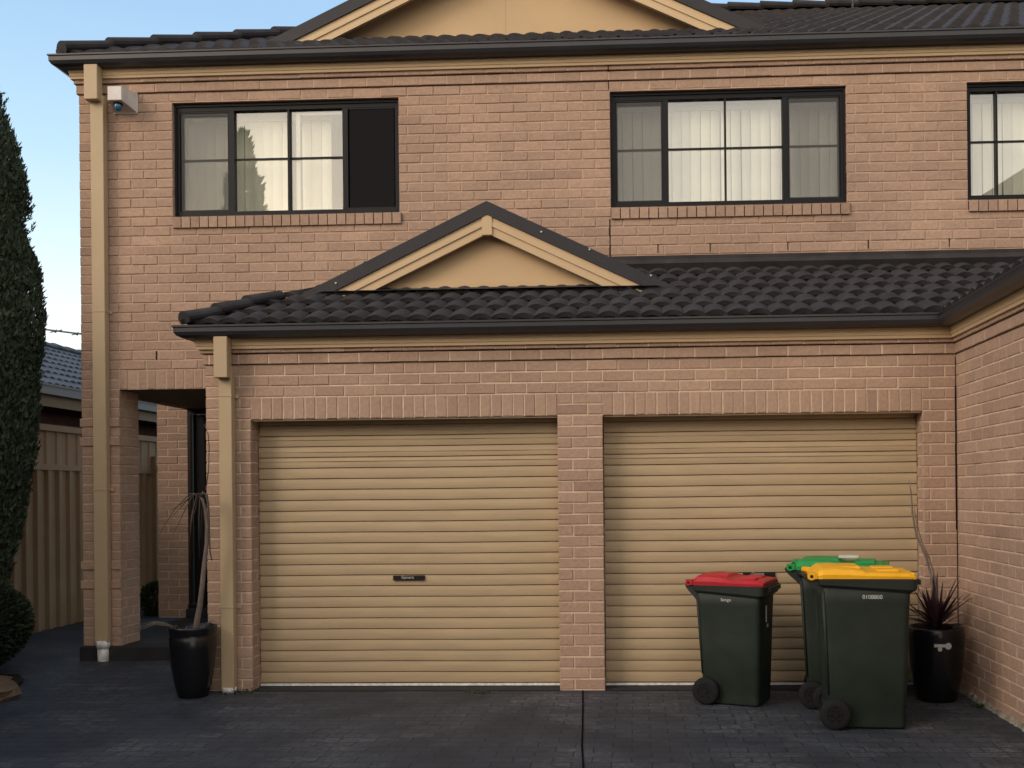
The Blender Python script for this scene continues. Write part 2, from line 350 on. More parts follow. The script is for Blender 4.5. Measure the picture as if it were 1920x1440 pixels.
# --- garage front wall
gf = Face((0, 0, 0), (1, 0, 0), (0, -1, 0)); mb = MB()
gh = [(DL0, DL1, -.1, HEAD), (DR0, DR1, -.1, HEAD)]
lay(mb, gf, GL, GR, -.0, 25, gh, grid=.115, first=0)
gs = [(DL0 - .0, DL1 + .0, HEAD, HEAD + 2*CH), (DR0, DR1, HEAD, HEAD + 2*CH)]
lay(mb, gf, GL, GR, HEAD, 2, gs, grid=.115, first=1)
for a, b in ((DL0, DL1), (DR0, DR1)): soldiers(mb, gf, a, b, HEAD, HEAD + 2*CH)
lay(mb, gf, GL, GR, HEAD + 2*CH, 3, grid=.115, first=1)
lay(mb, gf, GL - .015, GR, HEAD + 5*CH, 1, grid=.115, first=0, front=.015)
lay(mb, gf, GL - .03, GR, HEAD + 6*CH, 1, grid=.115, first=1, front=.030)
mortar(mb, gf, GL + .004, GR + .012, 0, HEAD + 5*CH + .004, gh)
mortar(mb, gf, GL - .009, GR + .012, HEAD + 5*CH + .012, HEAD + 6*CH - .001, back=-.0105); mortar(mb, gf, GL - .022, GR + .012, HEAD + 6*CH + .012, HEAD + 7*CH, back=-.0255)
# door reveals (brick returns) and lintel undersides
for a, n in ((DL0, 1), (DL1, -1), (DR0, 1), (DR1, -1)):
    fc = Face((a, 0, 0), (0, 1, 0), (n, 0, 0)); lay(mb, fc, .012, .24, 0, 25, grid=.115, first=0); mortar(mb, fc, .004, .25, 0, HEAD, back=.004)
for a, b in ((DL0, DL1), (DR0, DR1)): mb.box(a + .001, b - .001, .010, .30, HEAD + .004, HEAD + .05, mi=1)
gl_side = Face((GL, 0, 0), (0, -1, 0), (-1, 0, 0))
mb.box(GL + .003, GL + .11, .012, D + .2, 0, HEAD + 7*CH, .4, 0)
# wall behind doors
mb.box(GL + .12, GR, .42, .5, 0, 2.7, .4, 1)
mb.build('garage_wall', ['brick', 'mortar'], house)

# --- wing wall (faces left, towards the camera)
wf = Face((GR, 0, 0), (0, -1, 0), (-1, 0, 0)); mb = MB()
lay(mb, wf, .006, 4.4, -.0, 30, grid=.08, first=0)
lay(mb, wf, -.03, 4.4, HEAD + 5*CH, 1, grid=.08, first=1, front=.015)
lay(mb, wf, -.03, 4.4, HEAD + 6*CH, 1, grid=.08, first=0, front=.030)
mortar(mb, wf, 0, 4.4, 0, HEAD + 5*CH + .004); mortar(mb, wf, -.03, 4.4, HEAD + 5*CH + .012, HEAD + 6*CH - .001, back=-.0105); mortar(mb, wf, -.03, 4.4, HEAD + 6*CH + .012, HEAD + 7*CH, back=-.0255)
ef = Face((GR, -4.4, 0), (1, 0, 0), (0, -1, 0)); lay(mb, ef, -.002, 3.6, 0, 32, grid=.12); mortar(mb, ef, 0.004, 3.6, 0, 32*CH)
mb.box(GR + .02, GR + 3.6, -4.39, D, .0, 32*CH - .02, .4, 1)
mb.build('wing_wall', ['brick', 'mortar'], house)
# shadow gap in the corner
mb = MB(); z = .0
while z < 2.56:
    h = random.uniform(.25, .6); w = random.choice((.004, .008, .010)) if z > .9 else .004
    mb.box(GR - w - .004, GR - .003, -.0065, -.003, z, min(2.56, z + h)); z += h
mb.build('corner_joint', 'joint', house)

# --- upper wall
uf = Face((0, D, 0), (1, 0, 0), (0, -1, 0)); mb = MB()
Z0 = ZH - 28*CH                          # top of porch soldier course
PX0, PX1, PH = -4.045, GL, Z0 - 2*CH
wh = [(w[0], w[1], WB, ZH) for w in (W1, W2, W3)]
sl = [(w[0] - .0, w[1] + .02, WB - CH - .02, WB) for w in (W1, W2, W3)]
npier = 27
zb = PH - npier*CH
lay(mb, uf, UL, PX0, zb, npier, grid=.06, first=1, ch=CH)
# two projecting decorative courses on the pier
for zz in (zb + 23*CH, zb + 21*CH, zb + 8*CH, zb + 6*CH): lay(mb, uf, UL - .014, PX0 + .004, zz, 1, grid=.06, front=.012)
lay(mb, uf, UL, PX0, PH, 2, grid=.06, first=0)
soldiers(mb, uf, PX0, PX1 + .13, PH, Z0)
lay(mb, uf, UL, UR, Z0, 28, wh + sl, grid=.04, first=0)
lay(mb, uf, UL, UR, ZH, 1, grid=.04, first=0)
lay(mb, uf, UL - .015, UR, ZH + CH, 1, grid=.04, first=1, front=.015)
lay(mb, uf, UL - .03, UR, ZH + 2*CH, 1, grid=.04, first=0, front=.03)
mortar(mb, uf, UL + .004, PX0 - .004, zb, PH, back=.004)
mortar(mb, uf, UL + .004, PX1 + .2, PH, Z0, back=.004)
mortar(mb, uf, UL + .004, UR, Z0, ZH + CH + .004, wh, back=.0065)
mortar(mb, uf, UL - .009, UR, ZH + CH + .012, ZH + 2*CH - .001, back=-.012); mortar(mb, uf, UL - .022, UR, ZH + 2*CH + .012, ZH + 3*CH, back=-.027)
# left side return and the pier's inner return
lf = Face((UL, D, 0), (0, 1, 0), (-1, 0, 0)); lay(mb, lf, .02, 3.6, Z0 - 2*CH, 34, grid=.06, first=1); mortar(mb, lf, .01, 3.6, Z0 - 2*CH, ZH + 3*CH, back=.004)
mb.box(UL + .006, PX0 - .01, D + .012, D + .34, zb, PH, .4, 1)
pf = Face((PX0, D, 0), (0, 1, 0), (1, 0, 0)); lay(mb, pf, .014, .35, zb, npier, grid=.11, first=0); mortar(mb, pf, .008, .345, zb, PH, back=.004)
pl = Face((UL, D, 0), (0, 1, 0), (-1, 0, 0)); lay(mb, pl, .014, .35, zb, npier, grid=.11, first=0); mortar(mb, pl, .008, .345, zb, PH, back=.004)
# window reveals
for w in (W1, W2, W3):
    for a, n in ((w[0], 1), (w[1], -1)):
        fc = Face((a, D, 0), (0, 1, 0), (n, 0, 0)); lay(mb, fc, .012, .12, WB, 12, grid=.0, first=0); mortar(mb, fc, .006, .12, WB, ZH, back=.003)
    mb.box(w[0], w[1], D + .004, D + .12, ZH + .002, ZH + .04, mi=1)
mb.build('upper_wall', ['brick', 'mortar_up'], house)

# --- window sills: bricks on edge, dark open joints
for w in (W1, W2, W3):
    mb = MB(); a0, a1 = w[0] - .0, w[1] + .02; n = round((a1 - a0) / .0835); s = (a1 - a0) / n
    for i in range(n):
        t = tint(); x0, x1 = a0 + i*s + .004, a0 + (i+1)*s - .004; f = D - .022 + random.uniform(-.002, .002)
        zt = WB + .0; zl = WB - .10
        v = [(x0, D + .1, zt + .02), (x1, D + .1, zt + .02), (x1, f, zt - .004), (x0, f, zt - .004), (x0, D + .05, zl), (x1, D + .05, zl), (x1, f + .003, zl), (x0, f + .003, zl)]
        mb.add(v, [(0,1,2,3),(3,2,6,7),(7,6,5,4),(0,3,7,4),(1,5,6,2)], t)
    mb.box(a0 + .004, a1 - .004, D - .010, D + .09, WB - .094, WB - .012, mi=1)
    mb.build('window_sill', ['brick', 'joint'], house)

# --- control joint
def slot(name, *b):
    q = MB(); q.box(*b); q.build(name, 'joint', house)
slot('control_joint', .397, .406, D - .001, D + .02, 3.6, WB - .1); slot('control_joint', .397, .404, D - .0025, D + .02, ZH + .02, ZH + .17); slot('control_joint', .397, .404, D - .036, D + .02, ZH + .172, ZH + 2.6*CH)
for x in (.82, 1.28, 1.96, 2.66, 3.36, 4.06): slot('weep_hole', x, x + .008, D - .0015, D + .02, 3.66, 3.735)
slot('weep_hole', PX0 + .34, PX0 + .35, D - .0015, D + .02, Z0 + CH + .01, Z0 + 2*CH)

# --- windows
def window(w, panes, screens, mull, label=None, transom=True, blindgap=None):
    root = MB(); x0, x1 = w; y = D + .05; z0, z1 = WB + .01, ZH - .005
    fr = .045
    root.box(x0 + .004, x1 - .004, y, y + .07, z1 - .06, z1); root.box(x0 + .004, x1 - .004, y, y + .07, z0 - .01, z0 + fr)
    root.box(x0 + .004, x0 + fr, y + .001, y + .069, z0 + fr, z1 - .06); root.box(x1 - fr, x1 - .004, y + .001, y + .069, z0 + fr, z1 - .06)
    # outer nosing
    root.box(x0 + .006, x1 - .006, y - .012, y, z1 - .022, z1 - .004); root.box(x0 + .006, x0 + .022, y - .012, y, z0, z1 - .022); root.box(x1 - .022, x1 - .006, y - .012, y, z0, z1 - .022)
    for (a, b) in mull: root.box(a, b, y + .002, y + .066, z0 + fr, z1 - .06)
    f = root.build('window', 'frame', house)
    zm = (z0 + z1) / 2 + .012
    for (a, b, zt, sash) in panes:
        g = MB(); g.box(a, b, y + .034, y + .040, z0 + fr - .005, z1 - .055); g.build('pane', 'glass', f)
        k = MB(); k.box(a, b, y + .024, y + .034, zm - .009, zm + .009)
        if sash:
            k.box(a, b, y + .012, y + .034, z1 - .095, z1 - .06); k.box(a, b, y + .012, y + .034, z0 + fr, z0 + fr + .022)
            k.box(a, a + .018, y + .012, y + .0335, z0 + fr + .022, z1 - .095); k.box(b - .018, b, y + .012, y + .0335, z0 + fr + .022, z1 - .095)
        k.build('glazing_bar', 'frame', f)
    for (a, b, m_) in screens:
        g = MB(); g.box(a + .012, b - .012, y + .008, y + .0095, z0 + fr + .012, z1 - .072); g.box(a, b, y + .003, y + .012, z1 - .074, z1 - .062); g.box(a, b, y + .003, y + .012, z0 + fr + .001, z0 + fr + .012)
        g.mi = [0]*6 + [1]*12; g.build('flyscreen', [m_, 'frame'], f)
    return f
def blinds(parent, x0, x1, pitch=.089, gap=(), z0=WB - .03, z1=ZH - .11, seed=1, tilt=.12):
    rr = random.Random(seed); mb = MB(); x = x0; y = D + .23
    while x < x1:
        if not any(a < x < b for a, b in gap):
            a = rr.gauss(tilt, .07); w = .0435; dx, dy = w*math.cos(a), w*math.sin(a); n = 6; sway = rr.uniform(-.004, .004)
            c = []
            for zz, off in ((z1, 0), (z0, sway)):
                c.append([(x + off + dx*(2*i/n - 1), y + dy*(2*i/n - 1) - .006*(1 - (2*i/n - 1)**2), zz) for i in range(n + 1)])
            mb.loft(c, False, .5, 0, True, False)
        x += pitch + rr.uniform(-.004, .004)
    mb.box(x0, x1, y - .02, y + .02, z1 + .005, z1 + .045)
    mb.build('blind', 'blind', parent)
def room(x0, x1):
    mb = MB(); a, b, c, d = D + .126, D + 2.6, 3.7, 5.45
    v = [(x0,a,c),(x1,a,c),(x1,b,c),(x0,b,c),(x0,a,d),(x1,a,d),(x1,b,d),(x0,b,d)]
    mb.add(v, [(0,1,2,3),(4,7,6,5),(1,5,6,2),(2,6,7,3),(3,7,4,0)]); mb.build('room', 'room', house)
f = window(W1, [(-3.49, -3.037, 0, 1), (-2.992, -2.50, 0, 0), (-2.485, -2.0, 0, 0)], [(-3.49, -3.037, 'screen'), (-1.95, -1.52, 'screen_dark')], [(-3.037, -2.992), (-2.503, -2.483), (-2.0, -1.952)])
blinds(f, -3.45, -2.12, gap=((-2.52, -2.46),), seed=3)
mbx = MB(); mbx.box(-2.44, -2.405, D + .10, D + .125, WB + .05, ZH - .07); mbx.box(-2.40, -2.02, D + .10, D + .125, ZH - .10, ZH - .07); mbx.box(-2.40, -2.02, D + .10, D + .125, WB + .05, WB + .075); mbx.build('inner_sash', 'white', f)
mbx = MB(); mbx.box(-1.945, -1.50, D + .121, D + .125, WB, ZH); mbx.build('shade_backing', 'black', f)  # black sheet standing in for the room's darkness behind the open sash
f = window(W2, [(.458, .880, 0, 1), (.928, 1.425, 0, 0), (1.440, 1.934, 0, 0), (1.981, 2.44, 0, 1)], [(.458, .880, 'screen'), (1.981, 2.44, 'screen')], [(.880, .928), (1.425, 1.440), (1.934, 1.981)])
blinds(f, .47, 2.44, seed=5)
f = window(W3, [(3.575, 3.795, 0, 0), (3.81, 4.55, 0, 0), (4.6, 5.55, 0, 1)], [(4.6, 5.55, 'screen')], [(3.795, 3.81), (4.55, 4.6)])
blinds(f, 3.6, 5.5, seed=9)
room(UL + .3, 0.3); room(.31, 6.5)

# --- trims, gutters
def mitre_run(name, prof, path, m_, parent=None, tintv=.5):
    """extrude a (out, z) profile along a plan path; corners mitred. out is to the right-hand side of travel"""
    mb = MB(); rings = []; n = len(path)
    for i, p in enumerate(path):
        p = Vector((p[0], p[1])); dirs = []
        if i > 0: dirs.append((p - Vector(path[i-1][:2])).normalized())
        if i < n - 1: dirs.append((Vector(path[i+1][:2]) - p).normalized())
        nr = [Vector((d.y, -d.x)) for d in dirs]
        if len(nr) == 2: q = (nr[0] + nr[1]); off = q / (1 + nr[0].dot(nr[1]))
        else: off = nr[0]
        rings.append([(p.x + off.x*o, p.y + off.y*o, z) for (o, z) in prof])
    mb.loft(rings, True, tintv, 0, False)
    return mb.build(name, m_, parent or house)
gpath = [(GL, D), (GL, 0), (GR, 0), (GR, -4.4)]
upath = [(UL, 5.0), (UL, D), (UR, D)]
def gprof(zt, zb_):   # quad gutter with rolled lip
    return [(.064, zb_), (.064, zt - .012), (.070, zt - .012), (.070, zb_ + .006), (.120, zb_ + .006), (.155, zb_ + .022), (.168, zb_ + .045), (.168, zt - .006), (.176, zt), (.184, zt - .004), (.184, zt - .016), (.175, zt - .022), (.175, zb_ + .042), (.160, zb_ + .016), (.125, zb_)]
def trimprof(z0, z1): return [(-.0, z0), (.050, z0), (.050, z0 + .022), (.056, z0 + .026), (.056, z0 + .05), (.062, z0 + .054), (.062, z1), (-.0, z1)]
GT, UT = 2.880, 5.492
mitre_run('trim', trimprof(2.706, 2.82), gpath, 'cream'); mitre_run('gutter', gprof(GT, 2.785), gpath, 'dark')
mitre_run('trim', trimprof(5.315, 5.43), upath, 'cream'); mitre_run('gutter', gprof(UT, 5.392), upath, 'dark')

# --- tiled roofs
def tiles(mb, o, ux, uy, rise, courses, expo, xr, per=.165, amp=.030, lip=.026, res=8, under=.018):
    """o: eave origin, ux along eave, uy plan direction up the slope (unit), xr(h) -> (x0, x1) along eave at plan distance h"""
    o = Vector(o); ux = Vector(ux); uy = Vector(uy)
    st = per / res
    for k in range(courses):
        h0, h1 = k*expo, (k+1)*expo + .01
        a, b = xr(h0); c, d = xr(h1); lo, hi = min(a, c), max(b, d)
        i0, i1 = math.floor(lo / st), math.ceil(hi / st)
        if i1 - i0 < 2: continue
        off = per/2 if k % 2 else 0
        r0, r1, rl = [], [], []
        jz = {}
        for i in range(i0, i1 + 1):
            x = i * st; ph = abs(math.sin(math.pi * (x + off) / per)); z = amp * ph**.9
            ti = math.floor((x + off) / (per*2))
            if ti not in jz: jz[ti] = (random.uniform(-.003, .004), random.uniform(-.006, .006))
            dz, dh = jz[ti]
            xa = min(max(x, a), b); xb = min(max(x, c), d)
            p = o + ux*xa + uy*(h0 + dh); r0.append((p.x, p.y, p.z + rise*h0 + z + lip + dz))
            rl.append((p.x + uy.x*under, p.y + uy.y*under, p.z + rise*h0 + z*.80 + dz - .004))
            p = o + ux*xb + uy*h1; r1.append((p.x, p.y, p.z + rise*h1 + z + dz*.5))
        mb.loft([rl, r0], False, .5, 0, False, False)
        mb.loft([r0, r1], False, .5, 0, False, False)
def cap_run(mb, p0, p1, seg=.33, r=.085, up=0.05):
    p0, p1 = Vector(p0), Vector(p1); L = (p1 - p0).length; n = max(1, round(L / seg)); d = (p1 - p0) / n; side = Vector((d.y, -d.x, 0)).normalized()
    upn = side.cross(d.normalized()) if side.cross(d.normalized()).z > 0 else -side.cross(d.normalized())
    for i in range(n):
        a = p0 + d*i - d*.03; b = p0 + d*(i+1) + d*.06; rings = []
        for q, rr, u2 in ((a, r*1.12, up + .014), (b, r*.98, up - .004)):
            j = random.uniform(-.003, .003)
            rings.append([tuple(q + side*(rr*math.cos(t)*1.15) + upn*(rr*math.sin(t)*.62 + u2 + j - .02)) for t in [-.7 + (math.pi + 1.4)*k/12 for k in range(13)]])
        mb.loft(rings, True, .5, 0, False, False)
TG, TU = .525, .525
EG = (GL - .13, -.13, GT + .012)
mb = MB()
tiles(mb, (0, -.13, GT + .004), (1, 0, 0), (0, 1, 0), TG, 6, .2, lambda h: (GL - .13 + h, GR - .13 + h))
tiles(mb, (GL - .13, 0, GT + .004), (0, 1, 0), (1, 0, 0), TG, 6, .2, lambda h: (-.13 + h, D + .0))
tiles(mb, (GR - .13, 0, GT + .004), (0, -1, 0), (1, 0, 0), TG, 12, .2, lambda h: (.13 - h, 4.6))
cap_run(mb, (GL - .10, -.10, GT + .02), (GL - .10 + .54, -.10 + .54, GT + .02 + .54*TG), .30)
mb.build('garage_roof', 'tile', house)
mb = MB(); mb.v = []
mb.add([(GL + 1.0, D - .06, 3.552), (UR, D - .06, 3.552), (UR, D - .012, 3.60), (GL + 1.0, D - .012, 3.60), (UR, D - .012, 3.632), (GL + 1.0, D - .012, 3.632), (UR, D, 3.634), (GL + 1.0, D, 3.634), (UR, D, 3.45), (GL + 1.0, D, 3.45)], [(0,1,2,3), (3,2,4,5), (5,4,6,7), (1,0,9,8)])
mb.build('flashing', 'tile', house)
mb = MB()
EU = (UL - .13, D - .13)
tiles(mb, (0, D - .13, UT + .004), (1, 0, 0), (0, 1, 0), TU, 20, .215, lambda h: (UL - .13 + h, UR + .1), lip=.018, under=.002)
tiles(mb, (UL - .13, 0, UT + .004), (0, 1, 0), (1, 0, 0), TU, 20, .215, lambda h: (D - .13 + h, D - .13 + 8.6 - h), res=4)
cap_run(mb, (UL - .08, D - .08, UT + .03), (UL - .13 + 4.3, D - .13 + 4.3, UT + .02 + 4.3*TU), .42, .10)
cap_run(mb, (UL - .13 + 4.3, D - .13 + 4.3, UT + .02 + 4.3*TU), (UR, D - .13 + 4.3, UT + .02 + 4.3*TU), .42, .10)
mb.add([(-.2, D + 4.17, 7.79), (UR, D + 4.17, 7.79), (UR, D + 8.4, 5.5), (-4.5, D + 8.4, 5.5)], [(0,1,2,3)])
mb.build('main_roof', 'tile', house)

# --- gables
def gable(name, cx, yg, apex, hw, slope, dark_t, cream_t, ybk, panel_y, zpan, extra, screws=()):
    """apex: z of dark top; hw: half width at dark foot"""
    par = MB()
    def band(mb, zt, th, x0, x1, y0, y1, side):
        # sloped band from x0 to x1 (distance from centre); top line z = zt - slope*d
        v = []
        for d in (x0, x1):
            x = cx + side*d; zz = zt - slope*d
            v += [(x, y0, zz), (x, y1, zz), (x, y1, zz - th), (x, y0, zz - th)]
        f = [(0,4,5,1), (1,5,6,2), (2,6,7,3), (3,7,4,0), (0,1,2,3), (7,6,5,4)]
        mb.add(v, f)
    roof = MB()
    for s in (-1, 1):
        band(roof, apex - .004, .05, 0, hw + .15, yg + .03, ybk, s)
    ob = roof.build(name, 'tile', house)
    vg = MB()
    for s in (-1, 1): band(vg, apex, dark_t, 0, hw, yg - .03, yg + .06, s)
    vg.build('verge_cap', 'verge', ob)
    bb = MB(); t = cream_t
    for s in (-1, 1):
        z = apex - dark_t - .002; e = hw - dark_t/slope*.5
        band(bb, z, t*.30, .04, e - .10, yg - .012, yg + .03, s)
        band(bb, z - t*.30, t*.22, .04, e - .13, yg - .018, yg + .03, s)
        band(bb, z - t*.52, t*.48, .04, e - .16, yg - .006, yg + .03, s)
    zc = apex - dark_t
    bb.add([(cx - .042, yg - .022, zc - .018), (cx, yg - .022, zc), (cx + .042, yg - .022, zc - .018), (cx + .042, yg - .022, zc - t - .018), (cx - .042, yg - .022, zc - t - .018),
            (cx - .042, yg + .03, zc - .018), (cx, yg + .03, zc), (cx + .042, yg + .03, zc - .018), (cx + .042, yg + .03, zc - t - .018), (cx - .042, yg + .03, zc - t - .018)],
           [(4,3,2,1,0), (3,4,9,8), (0,5,9,4), (2,3,8,7)])
    bb.build('bargeboard', 'cream', ob)
    pp = MB(); zt = apex - dark_t - .03; wpan = (zt - zpan) / slope
    pp.add([(cx - wpan, panel_y, zpan), (cx + wpan, panel_y, zpan), (cx, panel_y, zt)], [(0,1,2)])
    wb = (zt - zpan - .055) / slope
    pp.add([(cx - wpan, panel_y - .012, zpan), (cx + wpan, panel_y - .012, zpan), (cx + wb, panel_y - .012, zpan + .055), (cx - wb, panel_y - .012, zpan + .055), (cx + wb, panel_y, zpan + .057), (cx - wb, panel_y, zpan + .057)], [(0,1,2,3), (3,2,4,5)])
    pp.build('gable_panel', 'panel', ob)
    # soffit between barge and panel
    sf = MB()
    for s in (-1, 1): band(sf, apex - dark_t - .006, .02, .0, hw - .1, yg + .031, panel_y + .02, s)
    sf.build('soffit', 'panel', ob)
    for i, (px, pz) in enumerate(screws):
        k = MB(); k.lathe([(0, 0), (.009, 0), (.009, .006), (0, .008)], n=10); k.v = [(px + x, yg - .031 - z, pz + y) for x, y, z in k.v]; k.build('screw', 'silver', ob)
    return ob
gable('porch_gable', -.612, .50, 3.985, 1.60, .478, .112, .150, D, .60, 3.285, 0, [(-.155, 3.715), (.245, 3.56), (.75, 3.335), (-1.885, 3.32)])
gable('main_gable', -.49, 1.55, 6.955, 2.42, .467, .118, .155, 5.0, 1.75, 5.87, 0)
mb = MB(); mb.add([(-2.05, .44, 3.248), (.85, .44, 3.248), (.60, .598, 3.295), (-1.82, .598, 3.295)], [(0,1,2,3)]); mb.build('apron_flashing', 'verge', house)
mb = MB(); mb.box(-.60 - .002, -.60 + .002, 1.747, 1.7495, 5.93, 6.7); mb.build('panel_seam', 'cream', house)
# vent pipe on ridge
mb = MB(); mb.tube([(3.45, 5.1, 7.6), (3.45, 5.1, 8.4)], .014); mb.build('vent_pipe', 'alu', house)

# --- downpipes
def downpipe(x, w, yw, ztop, zbox, zbot, boxx, boxw, clips, pvc):
    mb = MB()
    mb.box(boxx, boxx + boxw, yw - .155, yw - .064, zbox, ztop, bev=.004)
    mb.box(x, x + w, yw - .085, yw - .012, zbot, zbox + .06, bev=.004)
    o = mb.build('downpipe', 'pipe', house)
    for z in clips:
        c = MB(); c.box(x - .028, x + w + .03, yw - .012, yw - .006, z, z + .03); c.box(x - .003, x + w + .003, yw - .088, yw - .012, z + .008, z + .020); c.build('clip', 'pipe', o)
    c = MB()
    if pvc:
        c.tube([(x + w/2, yw - .05, .03), (x + w/2, yw - .05, zbot - .05)], .048, 16)
        c.tube([(x + w/2, yw - .05, zbot - .055), (x + w/2, yw - .05, zbot + .01)], .058, 16)
    else:
        c.tube([(x + w/2, yw - .05, 0.0), (x + w/2, yw - .05, zbot + .012)], .056, 16)
    c.build('drain_socket', 'pvc', o)
downpipe(-4.245, .120, D, 5.40, 5.09, .25, -4.262, .122, (3.2, 1.6), True)
downpipe(-2.660, .104, 0, 2.79, 2.47, .03, -2.668, .108, (2.32, .66), False)

# --- roller doors
def roller(x0, x1, badge):
    mb = MB(); y = .175; prof = []; z = 2.16; p = .0865; k = 0
    zb_ = .03
    zs = []
    zz = zb_
    while zz < 2.2: zs.append(zz); zz += p
    prof.append((0, zb_))
    for i, z0 in enumerate(zs):
        g = .0
        top = z0 + p
        lean = max(0, (z0 - 1.75)) ** 2 * .18
        prof += [(.006 + lean, z0), (.008 + lean, z0 + .0080), (-.011 + lean, z0 + .0083), (-.0130 + lean, z0 + .030), (-.0125 + lean, z0 + .055)]
        if z0 > 1.72: prof += [(-.006 + lean, z0 + p - .024)][:0]
        prof += [(-.0085 + lean, z0 + p - .003), (-.0075 + lean, z0 + p - .0005)]
    nx = 24; rings = []
    for i in range(nx + 1):
        x = x0 + (x1 - x0) * i / nx
        rings.append([(x, y + o + .0016*math.sin(x*5.1 + zq*9) , zq + .0012*math.sin(x*3.7 + 1.3*zq)) for o, zq in prof])
    mb.loft(rings, False, .5, 0, False, False)
    d = mb.build('garage_door', 'door', house)
    g = MB()
    for i, z0 in enumerate(zs):
        if z0 > 1.73:
            lean = (z0 - 1.75)**2 * .18
            g.box(x0, x1, y - .0175 + lean, y - .012 + lean, z0 + .058 - .012*(i % 2), z0 + .062 - .012*(i % 2))
    g.build('door_rib', 'door', d)
    b = MB(); b.box(x0, x1, y - .016, y + .01, .010, .027); b.build('bottom_rail', 'pvc', d)
    b = MB(); b.box(x0, x1, y - .012, y + .012, -.005, .010); b.build('weather_seal', 'rubber', d)
    bx, bz = badge
    b = MB(); b.box(bx - .128, bx + .128, y - .024, y - .010, bz - .018, bz + .018, bev=.002); b.box(bx - .128, bx + .128, y - .030, y - .024, bz - .018, bz - .012)
    bo = b.build('handle', 'badge', d)
    text_mesh('lettering', 'Gynera', .034, 'silver', d, (bx - .01, y - .0255, bz + .004))
roller(DL0 + .004, DL1 - .004, (-1.22, .876)); roller(DR0 + .004, DR1 - .004, (1.575, .886))
for a, b in ((DL0, DL1), (DR0, DR1)):
    mb = MB(); mb.box(a + .006, b - .006, .02, .034, HEAD - .012, HEAD + .003); mb.build('lintel', 'pipe', house)

# --- porch
mb = MB(); mb.box(UL - .02, GL + .001, D - .035, 4.2, .0, .205, bev=.01); mb.build('porch_slab', 'slab', house)
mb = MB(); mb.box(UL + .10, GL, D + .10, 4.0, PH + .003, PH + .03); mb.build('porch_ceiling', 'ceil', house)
bf = Face((0, 3.2, 0), (1, 0, 0), (0, -1, 0)); mb = MB()
lay(mb, bf, -4.76, -4.385, .19, 28, grid=-4.76, first=0); mortar(mb, bf, -4.756, -4.385, .19, 2.6, back=.005)
lay(mb, bf, -3.45, GL, .19, 28, grid=-3.45, first=0); mortar(mb, bf, -3.45, GL, .19, 2.6, back=.005)
mb.box(-4.752, -4.39, 3.21, 3.4, .19, 2.6, mi=1)
mb.build('porch_wall', ['brick', 'mortar'], house)
mb = MB(); mb.box(-4.385, -4.35, 3.14, 3.26, .34, 2.53); mb.box(-3.48, -3.45, 3.14, 3.26, .34, 2.53); mb.box(-4.35, -3.48, 3.14, 3.26, 2.47, 2.53); mb.box(-4.385, -3.45, 3.12, 3.3, .30, .345)
fd = mb.build('front_door', 'doorwood', house)
mb = MB(); mb.box(-4.34, -3.49, 3.19, 3.23, .35, 2.46); mb.box(-4.25, -4.20, 3.165, 3.188, .35, 2.46); mb.build('door_leaf', 'black', fd)
mb = MB(); mb.box(-4.385, -3.45, 3.06, 3.2, .205, .30, bev=.006); mb.build('door_step', 'slab', house)

# ------------------------------------------------------------------ alarm box
al = thing('alarm_siren', 'white alarm siren box with a blue strobe beneath, high on the brick beside the downpipe', 'alarm', (-3.96, D, 5.09))
mb = MB(); mb.box(-.112, .112, -.012, 0, -.085, .105, bev=.004)
for sx in (-.095, .095):
    for sz in (-.068, -.02, .04, .088): mb.lathe([(0, 0), (.006, 0), (.006, .003), (0, .003)], n=8); mb.v[-32:] = [(sx + x, -.012 - z, sz + y) for x, y, z in mb.v[-32:]]
mb.build('backplate', 'white', al)
mb = MB()
rings = []
for yy, a0, a1, b0, b1 in ((-.012, -.105, .105, -.075, .098), (-.10, -.075, .075, -.045, .095), (-.19, -.066, .066, -.038, .092), (-.20, -.060, .060, -.032, .086)):
    rings.append([(a0, yy, b0), (a1, yy, b0), (a1, yy, b1), (a0, yy, b1)])
mb.loft(rings, True, .5, 0, False); mb.build('housing', 'white', al)
mb = MB(); mb.lathe([(0, -.108), (.022, -.103), (.032, -.088), (.034, -.07), (.034, -.045)], 0, -.135, 16); mb.build('strobe_lens', 'blue', al)
mb = MB(); mb.lathe([(.036, -.056), (.040, -.054), (.040, -.040), (.036, -.036)], 0, -.135, 16); mb.build('lens_collar', 'black', al)

# ------------------------------------------------------------------ ground
def smooth(t): t = max(0, min(1, t)); return t*t*(3 - 2*t)
def gz(x, y): return .075 * smooth((y + .2) / 1.1) * smooth((-2.7 - x) / .5)
mb = MB(); mb.add([(-400, -300, -.03), (400, -300, -.03), (400, 900, -.03), (-400, 900, -.03)], [(0,1,2,3)])
tag(mb.build('ground', 'ground'), kind='structure')
mb = MB(); nx, ny = 90, 60; X0, X1, Y0, Y1 = -8.5, 12, -12, 9
vs = [(X0 + (X1-X0)*i/nx, Y0 + (Y1-Y0)*j/ny, gz(X0 + (X1-X0)*i/nx, Y0 + (Y1-Y0)*j/ny)) for j in range(ny+1) for i in range(nx+1)]
mb.add(vs, [(j*(nx+1)+i, j*(nx+1)+i+1, (j+1)*(nx+1)+i+1, (j+1)*(nx+1)+i) for j in range(ny) for i in range(nx)], smooth=True)
drive = tag(mb.build('driveway', 'paving'), kind='structure')
mb = MB(); pts = [(.178, -.01), (.205, -.5), (.240, -1.2), (.262, -1.7), (.30, -2.25), (.42, -5), (.55, -9)]
v = []
for x, y in pts: v += [(x - .006, y, .004), (x + .006, y, .004)]
mb.add(v, [(2*i, 2*i+2, 2*i+3, 2*i+1) for i in range(len(pts)-1)])
tag(mb.build('driveway_joint', 'joint'), kind='structure')
